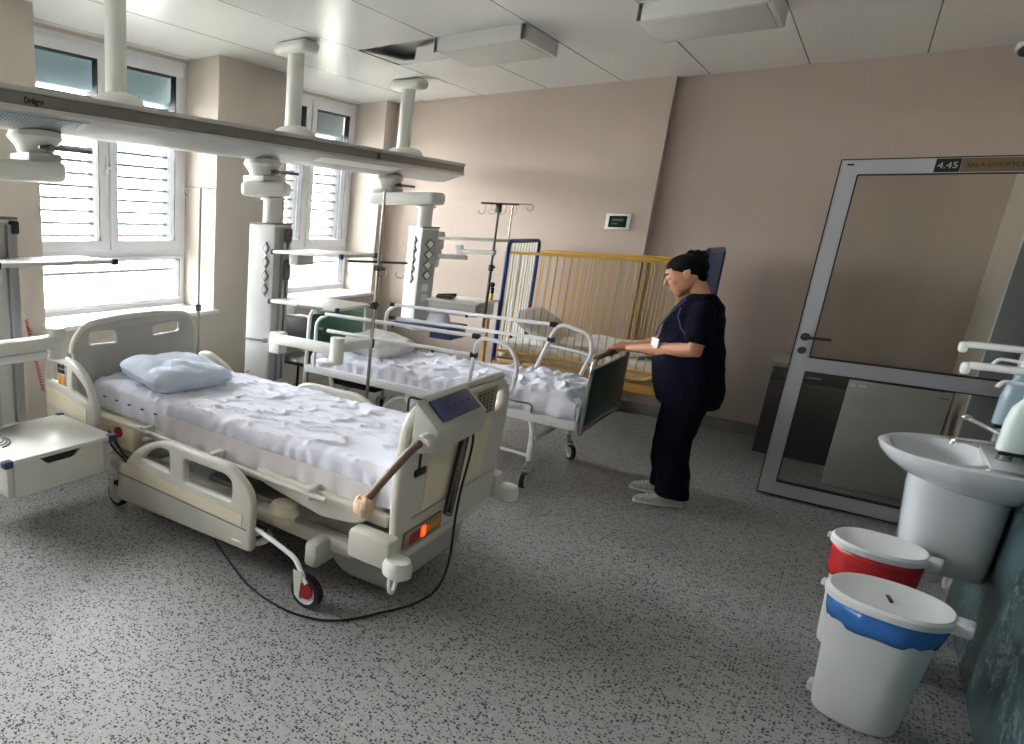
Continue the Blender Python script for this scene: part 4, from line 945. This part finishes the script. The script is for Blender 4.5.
def dispenser(y, label, mt_, dz=0):
    t = thing('soap_dispenser', label, 'soap dispenser', (.58, y, 1.1+dz), 0, None)
    MB().box(.565, .608, y-.05, y+.05, 1.0+dz, 1.33+dz, .008).build('wall_bracket', 'white', t)
    MB().loft([((.525, y, .985+dz), (.036, 0, 0), (0, .036, 0)), ((.525, y, .99+dz), (.04, 0, 0), (0, .04, 0)), ((.525, y, 1.10+dz), (.04, 0, 0), (0, .04, 0)), ((.525, y, 1.15+dz), (.033, 0, 0), (0, .034, 0)), ((.525, y, 1.185+dz), (.014, 0, 0), (0, .014, 0)), ((.525, y, 1.20+dz), (.014, 0, 0), (0, .014, 0))], p=3).build('bottle', mt_, t)
    q = MB(); q.tube(rpath([(.57, y, 1.28+dz), (.50, y, 1.285+dz), (.365, y, 1.29+dz), (.345, y, 1.275+dz)], .02), .0).box(.35, .575, y-.035, y+.035, 1.272+dz, 1.295+dz, .01).box(.335, .36, y-.035, y+.035, 1.25+dz, 1.292+dz, .01); q.build('elbow_lever', 'white', t)
    MB().cyl((.525, y, 1.19+dz), (.525, y, 1.265+dz), .016).tube(rpath([(.525, y, 1.235+dz), (.45, y, 1.24+dz), (.44, y, 1.215+dz)], .012), .007).build('pump', 'white', t)
    MB().box(.49, .565, y-.045, y+.045, .975+dz, .99+dz, .006).build('base_cradle', 'black', t)
dispenser(3.93, 'elbow-lever soap dispenser with bluish bottle, nearer the door', 'soap', -.01)
dispenser(3.68, 'elbow-lever dispenser with greenish white bottle, at the right edge above the tap', 'soap2', -.06)
o = MB().box(.52, .608, 3.42, 3.58, 1.22, 1.46, .05, seg=4).build('towel_dispenser', 'white'); tag(o, 'rounded white dispenser cut by the right edge of the photo', 'dispenser')

# ------------------------------------------------------------------ bins
def bin_(cx_, cy_, label, bag, h=.45, hinge=R(-8), k_=.93, drop=.085):
    t = thing('pedal_bin', label, 'bin', (cx_, cy_, 0), hinge)
    X = Matrix.Translation((cx_, cy_, 0)) @ Matrix.Rotation(hinge, 4, 'Z') @ Matrix.Diagonal((k_, k_, 1, 1))
    k = lambda rx, ry, z: ((0, 0, z), (rx, 0, 0), (0, ry, 0))
    MB(X).loft([k(.115, .105, 0), k(.125, .115, .004), k(.13, .12, .03), k(.155, .145, h*.85), k(.16, .15, h)], n=56, p=2.3).build('body', 'bin', t)
    # bag folded over the rim
    bmq = bmesh.new(); rings = []
    n = 96
    for r_, z in ((.158, h-drop), (.167, h-drop*.7), (.171, h-.03), (.171, h+.003)):
        rings.append([bmq.verts.new(((r_+.004*nz(math.cos(a)*5, math.sin(a)*5, z*20))*math.cos(a), (r_*.94+.004*nz(math.cos(a)*5, math.sin(a)*5, z*20))*math.sin(a), z+(.008*nz(math.cos(a)*2.2, math.sin(a)*2.2, 1+cx_) if z < h-drop+.01 else 0))) for a in [i*2*PI/n for i in range(n)]])
    for A_, B_ in zip(rings, rings[1:]):
        for i in range(n): bmq.faces.new((A_[i], A_[(i+1) % n], B_[(i+1) % n], B_[i]))
    b = MB(X); b.add(bmq); b.build('bin_liner', bag, t).modifiers.new('s', 'SOLIDIFY').thickness = .002
    b = MB(X); b.loft([k(.172, .162, h-.002), k(.182, .172, h+.003), k(.182, .172, h+.024), k(.172, .162, h+.034), k(.165, .155, h+.034), k(.155, .146, h+.03), k(.10, .094, h+.022), k(.02, .02, h+.018)], n=64, p=2.3)
    l = b.build('lid', 'bin2', t)
    MB(X).box(.165, .225, -.045, .045, h-.012, h+.03, .01).build('lid_hinge', 'bin2', l)
    MB(X).box(-.196, -.175, -.02, .02, h+.0, h+.02, .004).build('lid_lip', 'bin2', l)
    return t, X, h, l
t, X, h_, l = bin_(.290, 3.06, 'round white bin with blue liner and slotted lid, nearest the camera', 'bluebag', .45, k_=.90)
MB(X @ Matrix.Rotation(R(-72), 4, 'Z')).box(-.03, .03, -.006, .006, h_+.021, h_+.0275, .002).build('lid_slot', 'black', l)
MB(X).box(-.15, -.12, -.03, .03, .03, .07, .01).build('pedal', 'bin', t)
bin_(.268, 3.60, 'white bin with red liner under the wash basin', 'redbag', .45, k_=.80, drop=.14)

# small camera on the ceiling edge at the right
sc = thing('security_camera', 'small white dome camera high on the back wall at the right edge', 'camera', (.45, 6.9, 2.88))
MB().box(.42, .52, 6.88, 7.015, 2.87, 2.915, .012).build('mount', 'white', sc)
MB().ball((.47, 6.9, 2.86), (.04, .04, .04)).build('lens_dome', 'black', sc)

#PERSON_BEGIN
# ------------------------------------------------------------------ person
PX = Matrix.Translation((-.64, 4.80, 0)) @ Matrix.Rotation(R(190), 4, 'Z')   # local: +X forward, +Y her left (camera side)
pe = thing('person', 'person with dark tied-up hair in navy scrubs standing at the foot of the green-ended bed', 'person', (-.64, 4.80, 0), R(190))
def V3(*a): return Vector(a)
def limb(mb, pts, X, n=20, flat=1.0):
    """pts: (point, radius[, radius2]) smooth tapering limb"""
    P = [Vector(p[0]) for p in pts]; secs = []
    for i, p in enumerate(pts):
        a = P[max(0, i-1)]; c = P[min(len(P)-1, i+1)]; t = (c-a).normalized()
        ref = Vector((0, 1, 0)) if abs(t.y) < .85 else Vector((0, 0, 1))
        u = (ref-t*ref.dot(t)).normalized(); v = t.cross(u)
        r1 = p[1]; r2 = p[2] if len(p) > 2 else r1
        secs.append((P[i], v*r1, u*r2))
    mb.loft(secs, n=n, X=X)
    mb.ball(P[0], pts[0][1]*.98, X=X, n=16); mb.ball(P[-1], pts[-1][1]*.98, X=X, n=16)
def remesh(o, vox, sm=3):
    r = o.modifiers.new('r', 'REMESH'); r.mode = 'VOXEL'; r.voxel_size = vox; r.use_smooth_shade = True
    s_ = o.modifiers.new('s', 'SMOOTH'); s_.factor = .5; s_.iterations = sm
    return o
inv = PX.inverted()
BAR = {1: inv @ Vector((-1.08, 4.80, .902)), -1: inv @ Vector((-1.08, 4.955, .902))}
bdir = (inv.to_3x3() @ Vector((0, 1, 0))).normalized()      # bar direction in her frame
fdir = (inv.to_3x3() @ Vector((-1, 0, 0))).normalized()     # across the bar, away from her
up = Vector((0, 0, 1))
b = MB()
# head : sections in a frame pitched forward
HP = PX @ Matrix.Translation((.125, 0, 1.425)) @ Matrix.Rotation(R(28), 4, 'Y') @ Matrix.Rotation(R(4), 4, 'X')
hs = [(-.118, .058, .016, .016), (-.112, .054, .028, .026), (-.098, .044, .042, .040), (-.075, .028, .064, .055), (-.045, .012, .082, .064), (-.01, .004, .090, .070), (.03, -.002, .095, .0735), (.06, -.006, .092, .071), (.085, -.010, .078, .060), (.103, -.012, .054, .042), (.113, -.012, .022, .018)]
b.loft([((c, 0, z), (rx, 0, 0), (0, ry, 0)) for z, c, rx, ry in hs], n=40, X=HP, p=2.15)
b.ball((.052, 0, -.100), (.020, .020, .016), X=HP)                                   # chin
b.loft([((.092, 0, .022), (.010, 0, 0), (0, .008, 0)), ((.104, 0, 0), (.013, 0, 0), (0, .010, 0)), ((.113, 0, -.018), (.014, 0, 0), (0, .014, 0)), ((.104, 0, -.028), (.012, 0, 0), (0, .015, 0)), ((.09, 0, -.032), (.01, 0, 0), (0, .012, 0))], X=HP, n=18)   # nose
b.ball((.080, 0, .040), (.022, .046, .010), X=HP)                                     # brow
for s_ in (1, -1):
    b.ball((.056, s_*.034, -.018), (.028, .028, .026), X=HP)                          # cheek
    b.ball((.076, s_*.030, .014), (.016, .018, .012), X=HP)                           # eyelid
    b.loft([((-.004, s_*.070, -.030), (.008, 0, 0), (0, .006, 0)), ((-.006, s_*.077, -.012), (.014, 0, 0), (0, .007, 0)), ((-.010, s_*.080, .008), (.019, 0, 0), (0, .008, 0)), ((-.012, s_*.078, .024), (.014, 0, 0), (0, .006, 0))], X=HP, n=16)
b.ball((.086, 0, -.058), (.014, .022, .007), X=HP); b.ball((.083, 0, -.070), (.013, .020, .007), X=HP)
# neck, trunk, legs (under the clothes)
limb(b, [(V3(.075, 0, 1.385), .050, .052), (V3(.045, 0, 1.33), .054, .056), (V3(.025, 0, 1.28), .055, .06)], PX)
b.loft([((-.01, 0, .74), (.13, 0, 0), (0, .17, 0)), ((.02, 0, .9), (.14, 0, 0), (0, .17, 0)), ((.035, 0, 1.05), (.12, 0, 0), (0, .155, 0)), ((.035, 0, 1.18), (.095, 0, 0), (0, .13, 0)), ((.03, 0, 1.26), (.06, 0, 0), (0, .09, 0)), ((.03, 0, 1.31), (.045, 0, 0), (0, .05, 0))], X=PX, p=2.2)
for s_ in (1, -1):
    limb(b, [(V3(-.02, s_*.095, .80), .085), (V3(-.01, s_*.095, .60), .075), (V3(.0, s_*.095, .42), .055), (V3(-.015, s_*.095, .28), .05), (V3(-.02, s_*.095, .09), .032), (V3(.0, s_*.095, .05), .034)], PX)
# arms and hands
for s_ in (1, -1):
    B = BAR[s_]
    sh = V3(-.01, s_*.185, 1.245); el = V3(.015, s_*.245, 1.015) if s_ > 0 else V3(.03, -.22, 1.02)
    kn = B+up*.036+fdir*(-.002)                    # knuckles on top of the bar
    wr = kn-fdir*.082+up*.000
    limb(b, [(sh*.8+el*.2-V3(0, s_*.02, 0), .036, .036), (sh*.5+el*.5, .044, .044), (el, .048, .046), (el*.65+wr*.35, .047, .044), (el*.25+wr*.75, .031, .028), (wr, .022, .028)], PX)
    lat = bdir*(1 if bdir.y*s_ > 0 else -1)        # points outward from her middle
    pal = [(wr, .021, .027), (wr+fdir*.03-up*.004, .024, .036), (wr+fdir*.060-up*.004, .022, .042), (kn+up*.002, .016, .042)]
    secs = []
    for c, t_, w_ in pal: secs.append((c, up*t_, lat*w_))
    b.loft(secs, n=20, X=PX, p=2.6)
    for k, (o_, L_, r_) in enumerate(((-.033, 205, .0094), (-.011, 222, .0100), (.011, 215, .0096), (.032, 188, .0084))):
        # index is nearest her middle (thumb side)
        off = lat*o_*1.0
        pts = [(kn-fdir*.025+off*.85-up*.001, r_*1.05)]
        n_ = 7
        for i in range(n_+1):
            a = R(-10+(L_-15-6*k)*i/n_); rr = .0265+.003*math.sin(i*1.1)
            pts.append((B+off+fdir*rr*math.sin(a)+up*rr*math.cos(a), r_*(1-.03*i)))
        limb(b, pts, PX, n=12)
    th = -1
    base = wr+fdir*.022-lat*.026-up*.006
    limb(b, [(base, .013), (base+fdir*.022-lat*.020-up*.014, .0115), (B-fdir*.020-lat*.046-up*.004, .0100), (B-lat*.052-up*.022+fdir*.002, .0085)], PX, n=12)
body = remesh(b.build('body', 'skin', pe), .0038, 4)
# eyes, brows, lips
q = MB()
for s_ in (1, -1):
    q.tube([(.090+.0*k, s_*(.017+.006*k), .008-.002*math.sin(k*.7)) for k in range(5)] and [HP_ for HP_ in [(.0935, s_*.018, .006), (.0925, s_*.026, .003), (.0885, s_*.034, .003), (.081, s_*.042, .006)]], .0022, n=8, X=HP)
q.build('eye', 'eye', pe)
q = MB()
for s_ in (1, -1): q.tube([(.101, s_*.014, .036), (.098, s_*.026, .042), (.090, s_*.038, .042), (.080, s_*.048, .036)], .003, n=8, X=HP)
q.build('eyebrow', 'hair', pe)
q = MB(); q.ball((.0935, 0, -.060), (.0085, .019, .004), X=HP).ball((.0915, 0, -.068), (.008, .017, .0045), X=HP); q.build('lips', 'lip', pe)
# hair swept back into a bun
bmq = bmesh.new(); bmesh.ops.create_uvsphere(bmq, u_segments=48, v_segments=32, radius=1)
HT = Matrix.Translation((-.020, 0, .036)) @ Matrix.Rotation(R(-24), 4, 'Y')
for v in bmq.verts:
    x, y, z = v.co; q_ = HT @ Vector((x*.108, y*.081, z*.080))
    r_ = 1+.014*nz(q_.x*60, q_.y*12, q_.z*60); v.co = q_*r_
b = MB(); b.add(bmq, HP)
b.ball((-.100, 0, .060), (.036, .040, .034), X=HP); b.ball((-.085, 0, .098), (.026, .030, .018), X=HP); b.ball((-.06, 0, .118), (.018, .022, .010), X=HP); b.ball((-.112, .015, .085), (.02, .02, .014), X=HP)
b.ball((-.066, 0, -.030), (.034, .060, .050), X=HP)
for s_ in (1, -1): b.tube([(.050, s_*.060, .060), (.030, s_*.071, .048), (.010, s_*.0765, .034), (-.02, s_*.079, .03)], [.006, .010, .010, .01], X=HP)
remesh(b.build('hair', 'hair', pe), .0045, 1)
# scrubs top
b = MB()
ts = [(.655, -.015, .165, .215), (.72, -.01, .175, .222), (.80, .005, .185, .222), (.90, .025, .188, .215), (.98, .03, .180, .205), (1.06, .034, .162, .195), (1.14, .034, .152, .190), (1.21, .028, .128, .185), (1.255, .016, .112, .165), (1.298, .016, .082, .125), (1.322, .02, .062, .085)]
b.loft([((c, 0, z+.0), (rx, 0, 0), (0, ry, 0)) for z, c, rx, ry in ts], n=64, X=PX, p=2.25)
for s_ in (1, -1):
    sh = V3(.012, s_*.160, 1.24); el = V3(.012, s_*.243, 1.04) if s_ > 0 else V3(.03, -.22, 1.04)
    limb(b, [(sh, .058, .058), (sh*.6+el*.4, .066, .062), (el*.72+sh*.28, .068, .062)], PX, n=28)
b.ball((.12, .07, 1.12), (.07, .08, .075), X=PX); b.ball((.12, -.07, 1.12), (.07, .08, .075), X=PX)
b.ball((.0, 0, 1.235), (.095, .13, .055), X=PX)
top = remesh(b.build('scrubs_top', 'navy', pe), .0075, 2)
tx = bpy.data.textures.new('folds', 'CLOUDS'); tx.noise_scale = .11; tx.noise_depth = 2
dm = top.modifiers.new('d', 'DISPLACE'); dm.texture = tx; dm.strength = .022; dm.mid_level = .5; dm.texture_coords = 'LOCAL'
q = MB(); q.tube([(.118, .130, 1.24), (.125, .165, 1.19), (.10, .215, 1.13), (.06, .255, 1.09)], .003, X=PX); q.build('sleeve_piping', 'piping', top)
# strap and badge
q = MB(); q.tube([(.10, .10, 1.29), (.165, .11, 1.20), (.205, .105, 1.12), (.215, .10, 1.06)], .004, X=PX).box(.205, .212, .06, .10, 1.07, 1.12, .002, X=PX); q.build('badge_strap', 'piping', pe)
q = MB(PX @ Matrix.Rotation(R(25), 4, 'Z')); q.box(.236, .241, -.03, .055, .985, 1.045, .002); q.build('badge', 'paper', pe)
# trousers
b = MB()
b.loft([((-.01, 0, .66), (.12, 0, 0), (0, .17, 0)), ((-.01, 0, .78), (.15, 0, 0), (0, .195, 0)), ((0, 0, .90), (.15, 0, 0), (0, .18, 0))], X=PX, n=40, p=2.3)
for s_, fx in ((1, .0), (-1, .03)):
    limb(b, [(V3(-.012, s_*.09, .74), .118, .105), (V3(.0+fx*.3, s_*.092, .60), .108, .098), (V3(.012+fx*.6, s_*.093, .45), .092, .085), (V3(.0+fx, s_*.094, .30), .088, .082), (V3(-.02+fx, s_*.095, .20), .088, .080)], PX, n=32); b.loft([((-.02+fx, s_*.095, .22), (.088, 0, 0), (0, .080, 0)), ((-.03+fx, s_*.095, .13), (.092, 0, 0), (0, .078, 0)), ((-.035+fx, s_*.095, .072), (.094, 0, 0), (0, .076, 0))], X=PX, n=32)
tr = remesh(b.build('trousers', 'trouser', pe), .009, 2)
dm = tr.modifiers.new('d', 'DISPLACE'); dm.texture = tx; dm.strength = .018; dm.mid_level = .5; dm.texture_coords = 'LOCAL'
# shoes
for s_, fx, rz in ((1, 0, 16), (-1, .03, -6)):
    SX = PX @ Matrix.Translation((fx, s_*.095, 0)) @ Matrix.Rotation(R(rz), 4, 'Z')
    so = [(-.105, .0, .028, .018), (-.09, 0, .034, .028), (-.03, 0, .034, .031), (.04, 0, .034, .038), (.10, 0, .030, .042), (.145, 0, .026, .034), (.165, 0, .020, .018)]
    b = MB(); b.loft([((x, 0, .012), (0, w_, 0), (0, 0, .012)) for x, _, h, w_ in so], n=24, X=SX, p=3)
    sl_ = b
    b2 = MB(); b2.loft([((-.10, 0, .05), (0, .022, 0), (0, 0, .035)), ((-.07, 0, .058), (0, .032, 0), (0, 0, .048)), ((-.02, 0, .060), (0, .035, 0), (0, 0, .050)), ((.04, 0, .048), (0, .038, 0), (0, 0, .038)), ((.10, 0, .038), (0, .040, 0), (0, 0, .027)), ((.14, 0, .032), (0, .032, 0), (0, 0, .020)), ((.158, 0, .028), (0, .018, 0), (0, 0, .010))], n=28, X=SX, p=2.4)
    shoe = b2.build('shoe', 'shoe', pe)
    sl_.build('shoe_sole', 'sole', shoe)
    q = MB()
    for k in range(4): q.tube([(.03+k*.022, -.02, .082-k*.006), (.035+k*.022, 0, .088-k*.007), (.03+k*.022, .02, .082-k*.006)], .003, n=6, X=SX)
    q.build('laces', 'sheet', shoe)
#PERSON_END

# ------------------------------------------------------------------ light
w = bpy.data.worlds.new('world'); SC.world = w; w.use_nodes = True
bg = w.node_tree.nodes['Background']
sky = w.node_tree.nodes.new('ShaderNodeTexSky'); sky.sky_type = 'HOSEK_WILKIE'; sky.turbidity = 6; sky.sun_direction = (.5, -.4, .75); sky.ground_albedo = .5
mxn = w.node_tree.nodes.new('ShaderNodeMix'); mxn.data_type = 'RGBA'; mxn.inputs['Factor'].default_value = .85; mxn.inputs['B'].default_value = (.95, .966, .972, 1)
w.node_tree.links.new(sky.outputs[0], mxn.inputs['A']); w.node_tree.links.new(mxn.outputs['Result'], bg.inputs[0])
bg.inputs[1].default_value = 36
for i, (a, c) in enumerate(wins):
    ld = bpy.data.lights.new('daylight_portal', 'AREA'); ld.shape = 'RECTANGLE'; ld.size = 2.0; ld.size_y = c-a-.1; ld.cycles.is_portal = True
    lo = bpy.data.objects.new('daylight_portal', ld); COL.objects.link(lo); lo.location = (XW-.28, (a+c)/2, (WZ0+WZ1)/2)
    lo.matrix_world = frame((0, 0, 1), (0, 1, 0), lo.location) 
SC.view_settings.view_transform = 'Standard'; SC.view_settings.look = 'None'; SC.view_settings.exposure = .86; SC.view_settings.gamma = 1; SC.view_settings.use_curve_mapping = False
cy_ = SC.cycles
cy_.use_denoising = True; cy_.max_bounces = 10; cy_.diffuse_bounces = 6; cy_.glossy_bounces = 4; cy_.transparent_max_bounces = 12; cy_.sample_clamp_indirect = 6
try: cy_.denoiser = 'OPENIMAGEDENOISE'
except Exception: pass
